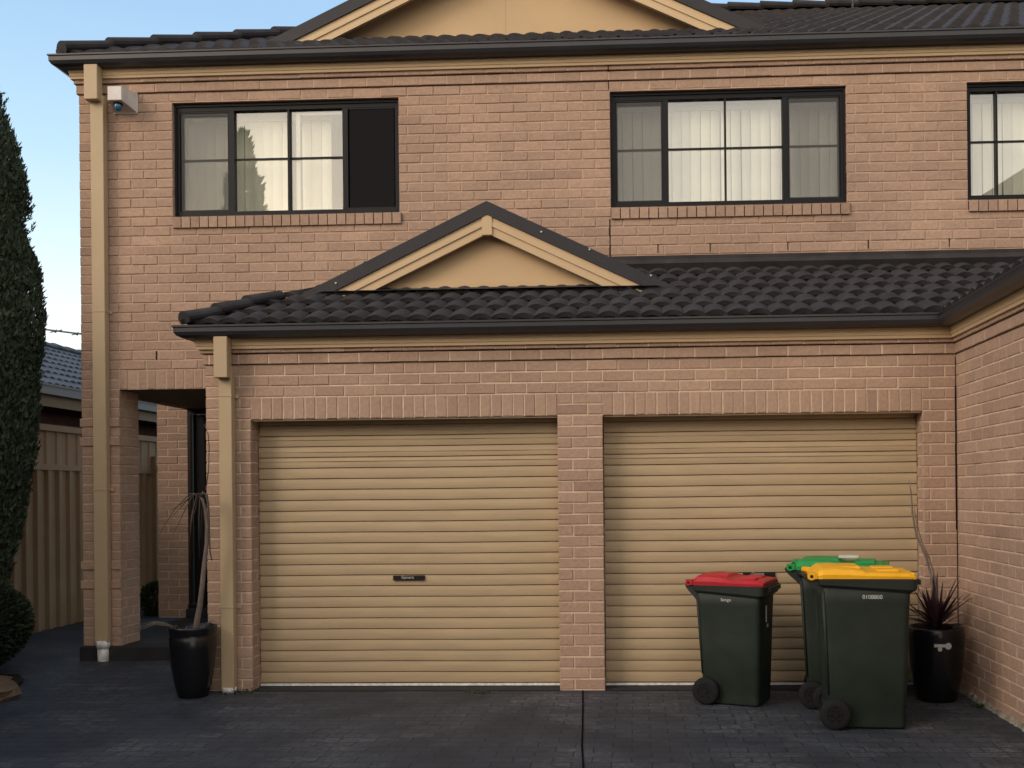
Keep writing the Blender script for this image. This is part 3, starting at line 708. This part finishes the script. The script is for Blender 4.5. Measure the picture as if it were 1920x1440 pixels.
# garage aprons: slightly darker smooth strip under the doors
for a, b in ((DL0, DL1), (DR0, DR1)):
    mb = MB(); mb.add([(a, -.02, .004), (b, -.02, .004), (b, .3, .006), (a, .3, .006)], [(0,1,2,3)]); tag(mb.build('garage_threshold', 'slab'), kind='structure')
# rough mortar fillet along the foot of the wing wall
mb = MB(); rr = random.Random(4); rings = []; y = 0.0
while y > -4.3:
    w = .02 + .018*rr.random(); h = .02 + .03*rr.random(); rings.append([(GR, y, h), (GR - w*.5, y, h*.8), (GR - w, y, .002), (GR, y, -.01)]); y -= .035
mb.loft(rings, False, .5, 0, False); mb.build('wall_footing', 'fillet', house)

# ------------------------------------------------------------------ wheelie bins
def rrect(x0, x1, y0, y1, z, r, n=5):
    pts = []
    for cx, cy, a0 in ((x1 - r, y1 - r, 0), (x0 + r, y1 - r, 90), (x0 + r, y0 + r, 180), (x1 - r, y0 + r, 270)):
        for i in range(n): a = R(a0 + 90*i/(n-1)); pts.append((cx + r*math.cos(a), cy + r*math.sin(a), z))
    return pts
def make_bin(label, lid, loc, rz, k, H, number=None, front_sticker=False, bits=True, lidback=0):
    """k scales plan size, H overall height; local +x = front of bin"""
    t = thing('wheelie_bin', label, 'wheelie bin', loc, rz, 'wheelie bins in front of the garage')
    bd = MB(); hb = H - .115
    secs = [(.006, -.215, .275, .220), (.02, -.225, .280, .226), (.13, -.236, .282, .230), (.135, -.242, .285, .234), (hb*.55, -.258, .295, .253), (hb*.86, -.272, .304, .27), (hb*.87, -.275, .306, .272), (hb, -.285, .31, .276)]
    bd.loft([rrect(a*k, b*k, -w*k, w*k, z if z > .2 else z*H, .045*k) for z, a, b, w in secs], True, smooth=True)
    # corner strengthening rib down the rear edges
    for s in (-1, 1): bd.tube([(-.268*k, s*.262*k, hb - .05), (-.235*k, s*.222*k, .22)], .012*k, 6)
    # wheel arch block
    bd.tube([(-.205*k, -.235*k, .10), (-.205*k, .215*k, .10)], .045*k, 10)
    bd.build('body', 'bin', t)
    rm = MB()
    # rim: flares out, deeper at the front
    r0 = [(x, y, z - (.035 if x > 0 else 0)*H*min(1, abs(x)/(.3*k))) for x, y, z in rrect(-.288*k, .312*k, -.278*k, .278*k, hb - .025, .045*k)]
    r1 = [(x, y, z - (.030 if x > 0 else 0)*H*min(1, abs(x)/(.3*k))) for x, y, z in rrect(-.305*k, .350*k, -.298*k, .298*k, hb - .006, .05*k)]
    rm.loft([r0, r1, rrect(-.308*k, .356*k, -.300*k, .300*k, hb + .026, .05*k), rrect(-.298*k, .346*k, -.290*k, .290*k, hb + .032, .045*k)], True, smooth=False)
    rm.box(.35*k, .385*k, -.20*k, .20*k, hb - .012, hb + .02)
    for s in (-1, 1):
        rings = []
        for x, zt, zb2 in ((-.27, hb + .03, hb - .085), (-.31, hb + .036, hb - .045), (-.35, hb + .044, hb - .012), (-.378, hb + .048, hb + .018)):
            rings.append([(x*k, s*.225*k, zb2), (x*k, s*.265*k, zb2), (x*k, s*.265*k, zt), (x*k, s*.225*k, zt)])
        rm.loft(rings, True, smooth=False)
    rm.tube([(-.37*k, -.25*k, hb + .032), (-.37*k, .25*k, hb + .032)], .017*k, 10)
    rm.build('rim', 'binrim', t)
    ld = MB(); z = hb + .036; P = []
    for (x, h) in ((-.335, .010), (-.32, .030), (-.27, .062), (-.17, .066), (-.06, .058), (.0, .050), (.03, .040), (.18, .036), (.30, .032), (.335, .018), (.34, .004)):
        wv = .286*k if x > -.30 else .27*k; b = .03*k
        P.append([(x*k, -wv, z - .006), (x*k, -wv - .004, z + h*.35), (x*k, -wv + b*.7, z + h*.85), (x*k, -wv + b*1.8, z + h), (x*k, 0, z + h*1.10), (x*k, wv - b*1.8, z + h), (x*k, wv - b*.7, z + h*.85), (x*k, wv + .004, z + h*.35), (x*k, wv, z - .006)])
    ld.loft(P, True, smooth=False)
    # raised centre panel and finger grips
    ld.bevbox(-.20*k, .00*k, -.17*k, .17*k, z + .040, z + .068, .012)
    ld.bevbox(.10*k, .25*k, -.19*k, -.05*k, z + .030, z + .050, .008); ld.bevbox(.10*k, .25*k, .05*k, .19*k, z + .030, z + .050, .008)
    ld.bevbox(.235*k, .345*k, -.24*k, .24*k, z + .0, z + .030, .008)
    for s in (-1, 1):   # hinge ears
        ld.tube([(-.345*k, s*.285*k, z + .012), (-.345*k, s*.225*k, z + .012)], .026*k, 16)
        ld.box(-.37*k, -.31*k, min(s*.283*k, s*.23*k), max(s*.283*k, s*.23*k), z - .005, z + .034)
    lo = ld.build('lid', lid, t)
    pn = MB()
    for s in (-1, 1):
        pn = MB(); pn.tube([(-.345*k, s*.289*k, z + .012), (-.345*k, s*.283*k, z + .012)], .011*k, 12); pn.build('hinge_pin', 'black', t)
    for s in (-1, 1):
        wr = .100; yw = s*.262*k
        wh_ = MB(); rings = []
        for yy, r in ((-.026, wr*.55), (-.026, wr*.88), (-.018, wr*.98), (0, wr), (.018, wr*.98), (.026, wr*.88), (.026, wr*.55)):
            rings.append([(r*math.cos(2*math.pi*j/28), yy, r*math.sin(2*math.pi*j/28)) for j in range(28)])
        wh_.loft(rings, False); shift(wh_, -.195*k, yw, wr)
        w_ = wh_.build('wheel', 'rubber', t)
        hu = MB(); hu.tube([(-.195*k, yw - .022, wr), (-.195*k, yw + .022, wr)], wr*.56, 22); hu.tube([(-.195*k, yw - .030, wr), (-.195*k, yw + .030, wr)], wr*.18, 14)
        for q in range(6):
            a = q*math.pi/3; hu.tube([(-.195*k + .02*math.cos(a), yw + s*.018, wr + .02*math.sin(a)), (-.195*k + .052*math.cos(a), yw + s*.018, wr + .052*math.sin(a))], .006, 6)
        hu.build('hub', 'black', w_)
    if number:
        y_ = -(.272*k + .0035)
        text_mesh('lettering', number[0], number[1], 'sticker', t, (number[2]*k, y_, hb - number[3]), (R(90 - 1.5), 0, 0), number[4])
    return t

red = make_bin('red lidded dark green wheelie bin standing alone between the brick pillar and the taller bins', 'red', (1.325, -.38, 0), R(-21), .81, .95, ('Sengo', .032, .0, .07, 1))
grn = make_bin('green lidded wheelie bin mostly hidden behind the yellow lidded bin', 'green', (2.09, -.47, 0), R(-14), .98, 1.068)
yel = make_bin('yellow lidded wheelie bin, the nearest and largest, with a white number on its side', 'yellow', (2.085, -1.06, 0), R(-5), .955, 1.058, ('0108800', .036, .055, .085, 1))
# paper sticker on the front of the red bin
mb = MB(); mb.box(.2665, .2668, -.05, -.01, .60, .72); mb.box(.2668, .267, -.02, .03, .56, .585)
st = mb.build('side_sticker', 'sticker', red); st.location = (-.008, -.05, 0)
mb = MB(); mb.bevbox(-.01, .13, -.14, -.03, 1.060, 1.078, .003); mb.build('lid_sticker', 'sticker', grn)

# ------------------------------------------------------------------ potted plants
def pot(label, loc, prof, stickers=False, cat='potted plant'):
    t = thing('potted_plant', label, cat, loc)
    mb = MB(); mb.lathe(prof, n=40); mb.build('pot', 'pot', t)
    mb = MB(); r = prof[-1][0]; z = prof[-1][1] - .02; mb.lathe([(0, z), (r*.5, z + .008), (r, z)], n=24); mb.build('soil', 'soil', t)
    return t
H = .545
lp = pot('tall black glazed pot by the left downpipe, holding a bare drooping dead stem', (-2.83, -.20, 0),
         [(0, 0), (.105, 0), (.112, .01), (.135, .10), (.158, .24), (.172, .38), (.176, .46), (.168, .47), (.172, .49), (.180, .53), (.180, .545), (.168, .545), (.16, .46), (.15, .40)])
mb = MB()
def pth(pts, r, mbx=None, m_=0, n=8):
    (mbx or mb).tube(pts, r, n)
trunk = [(.02, 0, .42), (.035, -.01, .56), (.065, -.015, .70), (.085, -.015, .86), (.105, -.02, 1.02), (.125, -.02, 1.18), (.128, -.02, 1.32), (.115, -.02, 1.45), (.095, -.02, 1.52), (.075, -.02, 1.55)]
pth(trunk, [.026, .024, .022, .020, .018, .016, .014, .013, .012, .011]); mb.build('stem', 'stem', lp)
mb = MB(); rr = random.Random(11)
tip = Vector((.085, -.02, 1.54))
pth([tip, (.10, -.02, 1.575), (.125, -.02, 1.56), (.14, -.02, 1.48), (.145, -.02, 1.3), (.15, -.02, 1.12), (.165, -.02, 1.05)], [.012, .012, .011, .009, .008, .006, .004])
pth([tip, (.125, -.03, 1.60), (.15, -.03, 1.75), (.155, -.03, 1.92), (.15, -.03, 2.02), (.12, -.03, 2.10)], [.006, .005, .004, .004, .0035, .002])
for i in range(10):
    dx = rr.uniform(-.30, .08); dz = rr.uniform(-.5, -.10); dy = rr.uniform(-.1, .08)
    if i > 7: dx *= .25
    pth([tip, tip + Vector((dx*.25, dy*.4, .03)), tip + Vector((dx*.6, dy, dz*.35)), tip + Vector((dx, dy, dz))], [.004, .0045, .0035, .001], n=5)
mb.build('twig', 'twig', lp)
mb = MB()
for i in range(12):
    a = rr.uniform(0, 6.28); l = rr.uniform(.06, .18); b = Vector((.10*math.cos(a), .10*math.sin(a), .53))
    if i < 6: a = math.pi + rr.uniform(-.5, .5); l = rr.uniform(.18, .34); b = Vector((-.12, -.05, .54))
    e = b + Vector((l*math.cos(a), l*math.sin(a)*.5, rr.uniform(-.05, .02)))
    mb = MB(); pth([b, (b + e)/2 + Vector((0, 0, .04)), e], [.003, .0035, .001], n=4); mb.build('dry_leaf', 'straw', lp)

rp = pot('black pot with stickers holding a spiky dark purple plant, in the right hand corner', (2.80, -.36, 0),
         [(0, 0), (.13, 0), (.14, .01), (.162, .10), (.186, .24), (.195, .36), (.198, .43), (.201, .47), (.198, .525), (.188, .54), (.180, .525), (.176, .47)])
mb = MB(); rr = random.Random(5)
def blade(mbx, base, az, el, L, w, droop, tn):
    d = Vector((math.cos(az)*math.cos(el), math.sin(az)*math.cos(el), math.sin(el))); side = Vector((-math.sin(az), math.cos(az), 0)); n = 7; rows = []
    for i in range(n + 1):
        s = i/n; p = Vector(base) + d*(L*s) + Vector((0, 0, -droop*L*s*s)); ww = w*(math.sin(math.pi*min(1, s*.8 + .14)))*(1 if s < .95 else .1)
        if i == n: ww = .0005
        rows.append([tuple(p - side*ww), tuple(p + Vector((0, 0, -ww*.5))), tuple(p + side*ww)])
    mbx.loft(rows, False, tn, 0, True, False)
for i in range(46):
    az = rr.uniform(0, 6.28); el = R(rr.choice((rr.uniform(62, 88), rr.uniform(35, 70), rr.uniform(15, 45)))); L = rr.uniform(.20, .44)
    blade(mb, (.0 + .02*math.cos(az), .02*math.sin(az), .53 + rr.uniform(-.02, .04)), az, el, L, rr.uniform(.009, .016), rr.uniform(.0, .35), rr.random())
for az, el, L in ((R(178), 68, .48), (R(60), 82, .46), (R(170), 22, .40), (R(150), 16, .38), (R(10), 40, .44), (R(-20), 50, .42), (R(15), 62, .44)): blade(mb, (0, 0, .54), az, R(el), L, .012, .12, .4)
mb.build('leaf', 'cordy', rp)
mb = MB(); pth([(.0, .06, .50), (.005, .08, .75), (.0, .10, .90), (-.03, .13, 1.04), (-.09, .16, 1.20), (-.115, .17, 1.36), (-.12, .18, 1.52), (-.135, .18, 1.62)], [.010, .010, .009, .009, .008, .007, .005, .002])
pth([(.03, .07, .50), (.035, .09, .72), (.03, .10, .88), (-.005, .12, 1.02), (-.06, .14, 1.16), (-.10, .15, 1.34), (-.106, .15, 1.44)], [.007, .007, .006, .006, .005, .004, .002]); mb.build('bare_stem', 'stem', rp)
# stickers on the pot front
def on_pot(az, z, w, h, m_, disc=False, name='sticker'):
    r = .2000; mb = MB(); n = 10
    if disc:
        vs = [(0, 0)] + [(w*math.cos(2*math.pi*j/20), w*math.sin(2*math.pi*j/20)) for j in range(20)]; fs = [(0, 1 + j, 1 + (j+1) % 20) for j in range(20)]
    else:
        vs = []
        for j in range(n + 1): vs += [(-w + 2*w*j/n, -h), (-w + 2*w*j/n, h)]
        fs = [(2*j, 2*j+2, 2*j+3, 2*j+1) for j in range(n)]
    mb.add([(r*math.sin(az + x/r), -r*math.cos(az + x/r), z + y) for x, y in vs], fs); return mb.build(name, m_, rp)
A0 = R(-17)
on_pot(A0 + .14, .425, .040, .011, 'sticker'); on_pot(A0 + .14, .400, .016, .009, 'sticker', True); on_pot(A0 + .44, .422, .024, .024, 'sticker', True)

# weeds
def tuft(name, label, cx, cy, cz, rad, n, h, m_, sc=1, seed=1):
    mb = MB(); rr = random.Random(seed)
    for i in range(n):
        a = rr.uniform(0, 6.28); q = rad*math.sqrt(rr.random()); blade(mb, (cx + q*math.cos(a)*sc, cy + q*math.sin(a), cz), rr.uniform(0, 6.28), R(rr.uniform(15, 75)), h*rr.uniform(.5, 1), .004, .2, rr.random())
    o = mb.build(name, m_); return tag(o, label, 'weed')
tuft('weed', 'small green weeds at the foot of the left downpipe', -2.52, -.06, 0, .10, 60, .05, 'moss', 1.6, 3)
tuft('weed', 'thin line of moss at the foot of the left roller door', -.62, -.10, 0.003, .03, 50, .03, 'moss', 4, 4)
tuft('weed', 'tiny weed against the wing wall behind the pot', 3.01, -.62, 0, .04, 30, .06, 'moss', 1, 6)

# ------------------------------------------------------------------ fence
fx = -6.0
fn = thing('boundary_fence', 'tall cream corrugated steel boundary fence behind the cypress', 'fence', (fx, 4, 0))
def sheet(y0, y1, z0, z1, name, parent, dx=0, depth=.035):
    mb = MB(); rows = [[], []]; y = y0; k = 0; pat = [(0, 0), (.10, 0), (.125, depth), (.185, depth), (.21, 0)]
    while y < y1:
        for a, d in pat[:-1]:
            for r_, zz in zip(rows, (z0, z1)): r_.append((dx + d, y + a, zz))
        y += .21
    mb.loft(rows, False, .5, 0, False, False); return mb.build(name, 'fence', parent)
y0 = -3.0; 
for i in range(7):
    a = y0 + i*2.37 - 4; b = a + 2.37
    sheet(a, b, .03, 1.86, 'sheet', fn, 0); 
    mb = MB(); mb.box(-.03, .045, a, b, 1.86, 1.925); mb.box(-.035, .055, a, b, 2.30, 2.37); mb.build('rail', 'fence', fn); sheet(a, b, 1.925, 2.30, 'top_panel', fn, 0, .012)
    mb = MB(); mb.box(-.035, .05, b - .04, b + .02, 0, 2.35); mb.build('post', 'fence', fn)
# side gate across the passage
gt = thing('side_gate', 'cream steel side gate seen through the porch opening', 'gate', (-5.9, 5.6, 0))
mb = MB()
x = 0
for x in [i*.11 for i in range(9)]: mb.box(x, x + .105, 0, .02, .12, 1.95)
mb.build('gate_panel', 'fence', gt)
mb = MB(); mb.box(-.03, 1.03, -.03, 0, 1.90, 1.97); mb.box(-.03, 1.03, -.03, 0, .10, .16); mb.box(-.09, -.03, -.04, .04, 0, 2.1); mb.box(1.03, 1.10, -.04, .04, 0, 2.1); mb.build('gate_frame', 'fence', gt)
# low bush in the passage
def foliage(mb, pts_fn, n, size, seed, up=.3):
    rr = random.Random(seed)
    for i in range(n):
        p, nrm = pts_fn(rr); d = (Vector(nrm) + Vector((rr.gauss(0, .5), rr.gauss(0, .5), rr.gauss(up, .4)))).normalized()
        a = d.cross(Vector((rr.gauss(0, 1), rr.gauss(0, 1), rr.gauss(0, 1)))).normalized(); L = size*rr.uniform(.6, 1.3); w = L*rr.uniform(.16, .3)
        p = Vector(p); mb.add([tuple(p - a*w), tuple(p + d*L*.5 - a*w*.8), tuple(p + d*L), tuple(p + a*w)], [(0,1,2,3)], min(1, max(0, rr.gauss(.35, .28))))
def ball(c, r, sq=(1, 1, 1), lumps=9, seed=0):
    rr0 = random.Random(seed); L = [Vector((rr0.gauss(0, 1), rr0.gauss(0, 1), rr0.gauss(0, 1))).normalized() for _ in range(lumps)]
    def fn(rr):
        d = Vector((rr.gauss(0, 1), rr.gauss(0, 1), rr.gauss(0, 1))).normalized(); m_ = max(d.dot(l) for l in L); q = r*(.80 + .22*m_**3)*(1 - .35*rr.random()**3)
        return (c[0] + d.x*q*sq[0], c[1] + d.y*q*sq[1], c[2] + d.z*q*sq[2]), d
    return fn
sb = thing('low_bush', 'small dark bush on the passage floor behind the porch', 'bush', (-5.35, 4.4, .05)); mb = MB(); foliage(mb, ball((0, 0, .24), .23), 2500, .05, 8); mb.build('foliage', 'shrub', sb)
mb = MB(); mb.tube([(0, 0, -.02), (0, 0, .3)], .03, 6); mb.build('trunk', 'bark', sb)
# clipped round shrub
rs = thing('round_shrub', 'clipped dark round shrub at the left edge, in front of the cypress', 'shrub', (-4.84, .35, 0)); mb = MB()
foliage(mb, ball((-.12, .0, .50), .42, (1.05, 1, 1.02), 14, 3), 16000, .045, 21); mb.build('foliage', 'shrub', rs)
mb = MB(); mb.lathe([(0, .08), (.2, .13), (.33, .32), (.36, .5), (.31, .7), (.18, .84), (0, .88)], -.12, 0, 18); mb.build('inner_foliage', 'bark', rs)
mb = MB(); mb.tube([(-.12, 0, -.02), (-.12, 0, .4)], .04, 8); mb.build('trunk', 'bark', rs)
# cypress
cy = thing('cypress_tree', 'tall dark narrow cypress at the left edge beside the house', 'tree', (-5.29, .90, 0))
def cyprof(z):  # radius at height
    P = [(.55, .20), (.9, .27), (1.2, .33), (1.6, .40), (2.2, .48), (3.0, .555), (3.8, .50), (4.4, .40), (4.9, .26), (5.4, .14), (5.75, .03)]
    for i in range(len(P) - 1):
        if z <= P[i+1][0]: t = (z - P[i][0])/(P[i+1][0] - P[i][0]); return P[i][1] + (P[i+1][1] - P[i][1])*max(0, t)
    return .02
rr0 = random.Random(2); lumps = [(rr0.uniform(0, 6.28), rr0.uniform(.6, 5.6), rr0.uniform(-.05, .05)) for _ in range(70)]
def cyp(rr):
    while True:
        z = rr.uniform(.5, 5.75)
        if rr.random() < cyprof(z)/.56 + .1: break
    a = rr.uniform(0, 6.28); r = cyprof(z)
    for la, lz, lr in lumps:
        dd = ((math.atan2(math.sin(a - la), math.cos(a - la)))**2*.6 + ((z - lz)*2.2)**2)
        if dd < .5: r += lr*(1 - dd/.5)
    r += rr.gauss(0, .012); q = r*(1 - .4*rr.random()**2.5)
    return (q*math.cos(a), q*math.sin(a), z), (math.cos(a)*.45, math.sin(a)*.45, .8)
mb = MB(); foliage(mb, cyp, 62000, .045, 31, .75)
rr = random.Random(8)
for i in range(420):   # feathery sprays standing off the surface
    z = rr.uniform(.6, 5.7); a = rr.uniform(0, 6.28); r = cyprof(z)*.93; c = Vector((r*math.cos(a), r*math.sin(a), z)); d = Vector((math.cos(a)*.5, math.sin(a)*.5, 1)).normalized(); L = rr.uniform(.07, .15)
    for j in range(24):
        s = j/24; p = c + d*L*s + Vector((rr.gauss(0, .010), rr.gauss(0, .010), 0))*(1 - s*.5)
        e = (d + Vector((rr.gauss(0, .4), rr.gauss(0, .4), rr.gauss(0, .3)))).normalized(); w = Vector((rr.gauss(0, 1), rr.gauss(0, 1), 0)).normalized()*.007; l = .035
        mb.add([tuple(p - w), tuple(p + e*l*.5 - w), tuple(p + e*l), tuple(p + w)], [(0,1,2,3)], rr.random()*.7)
mb.build('crown', 'cypress', cy)
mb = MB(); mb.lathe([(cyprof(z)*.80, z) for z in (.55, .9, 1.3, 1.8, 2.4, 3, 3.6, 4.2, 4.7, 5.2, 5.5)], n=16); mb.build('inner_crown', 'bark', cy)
mb = MB(); mb.tube([(0, 0, -.05), (0, 0, 1.0), (0, 0, 3), (0, 0, 5)], [.09, .08, .05, .02], 10); mb.build('trunk', 'bark', cy)
# garden bed and edging rock
mb = MB(); rr = random.Random(6)
vs = []; pts = [(-4.45, -.95), (-4.22, -.6), (-4.28, -.2), (-4.45, .25), (-4.75, .6), (-4.95, 1.3), (-5.2, 2.2), (-5.98, 2.2), (-5.98, -6), (-4.9, -6), (-4.6, -2)]
mb.add([(x, y, .05) for x, y in pts], [tuple(range(len(pts)))]); tag(mb.build('garden_bed', 'soil'), kind='structure')
def rock(loc, sx, sy, sz, seed, label):
    rr = random.Random(seed); mb = MB(); rings = []; n = 14
    offs = [[1 + rr.uniform(-.12, .12) for _ in range(n)] for _ in range(6)]
    for i, (z, r) in enumerate(((-.1, .9), (.2, 1.0), (.55, .98), (.8, .88), (.95, .66), (1.0, .3))):
        rings.append([(sx*r*offs[i][j]*math.copysign(abs(math.cos(2*math.pi*j/n))**.8, math.cos(2*math.pi*j/n)), sy*r*offs[i][j]*math.copysign(abs(math.sin(2*math.pi*j/n))**.8, math.sin(2*math.pi*j/n)), sz*z) for j in range(n)])
    mb.loft(rings, True, smooth=False); o = mb.build('edging_rock', 'rock'); o.location = loc; o.rotation_euler = (0, 0, rr.uniform(-.3, .3)); return tag(o, label, 'rock', 'sandstone rocks edging the garden bed')
rock((-4.42, -.32, 0), .26, .17, .15, 1, 'sandstone edging rock below the round shrub, at the end of the garden bed')
rock((-4.62, .10, 0), .14, .13, .10, 2, 'smaller half hidden sandstone rock behind the end rock, under the shrub')

# ------------------------------------------------------------------ neighbour's house
nx0 = -6.9
nb = thing('neighbour_house', 'low dark brick neighbouring house with a blue grey tiled roof beyond the fence', 'house', (-9, 8, 0))
ng = 2.96
mb = MB(); mb.box(-12, nx0 - .55, -2, 18, 0, 2.85); mb.box(nx0 - .6, nx0 - .036, -2, 18, ng - .235, ng - .20); w_ = mb.build('wall', 'nbrick', nb); w_.parent = nb; w_.location = (9, -8, 0)
def local(o): o.location = (9, -8, 0); return o
mb = MB(); tiles(mb, (nx0, 0, ng + .02), (0, 1, 0), (-1, 0, 0), .46, 8, .30, lambda h: (-2, 18), per=.16, amp=.03, res=6)
cap_run(mb, (nx0 - 2.4, -2, ng + .02 + 2.4*.46), (nx0 - 2.4, 18, ng + .02 + 2.4*.46), .40, .09)
mb.bevbox(nx0 - 2.5, nx0 - 2.3, 6.9, 7.35, ng + 2.4*.46 + .03, ng + 2.4*.46 + .19, .02)
mb.add([(nx0 - 2.4, -2, ng + 1.1), (nx0 - 2.4, 18, ng + 1.1), (nx0 - 5, 18, ng), (nx0 - 5, -2, ng)], [(0,1,2,3)])
local(mb.build('roof', 'ntile', nb))
mb = MB(); mb.box(nx0, nx0 + .12, -2, 18, ng - .10, ng + .02); mb.box(nx0 + .115, nx0 + .135, -2, 18, ng + .005, ng + .028); local(mb.build('gutter', 'ngutter', nb))
mb = MB(); mb.box(nx0 - .035, nx0 - .005, -2, 18, ng - .24, ng - .09); local(mb.build('fascia', 'ncream', nb))
for yy in (3.2, 7.2, 10.5):
    mb = MB(); mb.box(nx0 - .552, nx0 - .54, yy, yy + 1.2, 1.3, 2.35); wo = local(mb.build('window', 'black', nb)); mb = MB(); mb.box(nx0 - .54, nx0 - .532, yy + .1, yy + .5, 1.4, 2.3); wq = mb.build('pane', 'ngutter', wo)
# antenna
an = thing('tv_antenna', 'thin television antenna above the neighbouring roof', 'antenna', (-9.0, 9.6, 0)); mb = MB()
mb.tube([(0, 0, 3.2), (0, 0, 4.6)], .018, 6); mb.build('mast', 'alu', an)
mb = MB(); mb.tube([(-1.05, -.9, 4.50), (1.0, .75, 4.36)], .016, 6); mb.build('boom', 'alu', an)
mb = MB()
for s in (-.95, -.72, -.45, -.2, .1, .4):
    p = Vector((s*1.05, s*.88, 4.43 - s*.06)); q = Vector((.35, -.40, -.05))*.9; mb.tube([p - q, p + q], .011, 4); mb.tube([p - Vector((.02, 0, .02)), p + Vector((.02, 0, .02))], .02, 5)
mb.build('element', 'alu', an)

# ------------------------------------------------------------------ outside the frame: some seen in window reflections, others added unseen to block light
def far_cypress(loc, h, r, seed, label):
    t = thing('cypress_tree', label, 'tree', loc); mb = MB()
    rr0 = random.Random(seed); ph = [rr0.uniform(0, 6.28) for _ in range(3)]
    def fn(rr):
        z = h*rr.random()**1.2; q = r*(1 - (z/h)**1.6)*(1 + .12*math.sin(z*3 + ph[0]) + .08*math.sin(z*7 + ph[1])) + .02; a = rr.uniform(0, 6.28)
        return (q*math.cos(a), q*math.sin(a), z + .3), (math.cos(a)*.4, math.sin(a)*.4, .8)
    foliage(mb, fn, 6000, .22, seed, .6); mb.build('crown', 'cypress', t)
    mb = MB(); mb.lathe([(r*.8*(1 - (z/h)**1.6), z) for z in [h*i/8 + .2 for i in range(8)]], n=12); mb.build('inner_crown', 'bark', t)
far_cypress((-8.1, -12, 0), 9.3, 1.35, 41, 'tall narrow cypress across the driveway, mirrored in the left window')
far_cypress((-8.8, -12.5, 0), 6.6, .9, 43, 'shorter cypress across the driveway, mirrored low in the left window')
far_cypress((-9.9, -12, 0), 5.9, .8, 44, 'shortest cypress across the driveway at the end of the row')
ob = thing('opposite_house', 'two storey brick house across the driveway, mirrored in the right window', 'house', (9.3, -8, 0))
mb = MB(); mb.box(-3.2, 5, -6, 2, 0, 6.0, mi=0); mb.build('wall', 'brick', ob)
mb = MB(); mb.add([(-3.6, 2.4, 5.9), (5.4, 2.4, 5.9), (5.4, -6.4, 5.9), (-3.6, -6.4, 5.9), (0, -1, 8.4), (1.8, -1, 8.4), (0, -3, 8.4), (1.8, -3, 8.4)], [(0,1,5,4), (1,2,7,5), (2,3,6,7), (3,0,4,6), (4,5,7,6), (3,2,1,0)]); mb.build('roof', 'tile', ob)

rh = thing('unseen_row_house', 'unseen long two storey brick row house, added across the driveway to block low light', 'house', (-9, -17, 0))  # unseen, added to keep low sky light off the lower walls
mb = MB(); mb.box(-13, 11, -7, -.4, 0, 5.3, mi=0); mb.build('wall', 'brick', rh)
mb = MB(); mb.add([(-13.4, 0, 5.3), (11.4, 0, 5.3), (11.4, -7.4, 5.3), (-13.4, -7.4, 5.3), (-9.8, -3.7, 8.1), (7.8, -3.7, 8.1)], [(0,1,5,4), (1,2,5), (2,3,4,5), (3,0,4), (3,2,1,0)]); mb.build('roof', 'tile', rh)
for wx in (-10, -5.5, -1, 3.5, 8): 
    for wz in (1.0, 3.6):
        mb = MB(); mb.box(wx, wx + 1.9, -.41, -.36, wz, wz + 1.1); w_ = mb.build('window', 'frame', rh)

for i, (cx_, cy_, h_, lab) in enumerate(((-5.35, -.35, 3.3, 'unseen young cypress added in the garden bed for its shade, next to the tall corner one'), (-5.4, -1.7, 3.1, 'unseen shorter young cypress added in the garden bed for its shade, nearest the street'))):
    far_cypress((cx_, cy_, 0), h_, .60, 60 + i, lab)  # unseen trees added so their shade darkens the lower left pier

for i, (cx_, cy_, rr_, lab) in enumerate(((-4.40, -1.75, .78, 'unseen large round shrub added beside the driveway to block low light, nearest the house'), (-4.35, -3.2, .72, 'unseen round shrub added in the middle of the garden bed to block low light'), (-4.4, -4.6, .80, 'unseen round shrub added at the street end of the garden bed to block low light'))):
    t_ = thing('round_shrub', lab, 'shrub', (cx_, cy_, 0)); mb = MB(); foliage(mb, ball((0, 0, rr_*1.05), rr_, (1, 1, 1.05), 14, 70 + i), 5000, .09, 80 + i); mb.build('foliage', 'shrub', t_)  # unseen shrubs added to block low light from the left front
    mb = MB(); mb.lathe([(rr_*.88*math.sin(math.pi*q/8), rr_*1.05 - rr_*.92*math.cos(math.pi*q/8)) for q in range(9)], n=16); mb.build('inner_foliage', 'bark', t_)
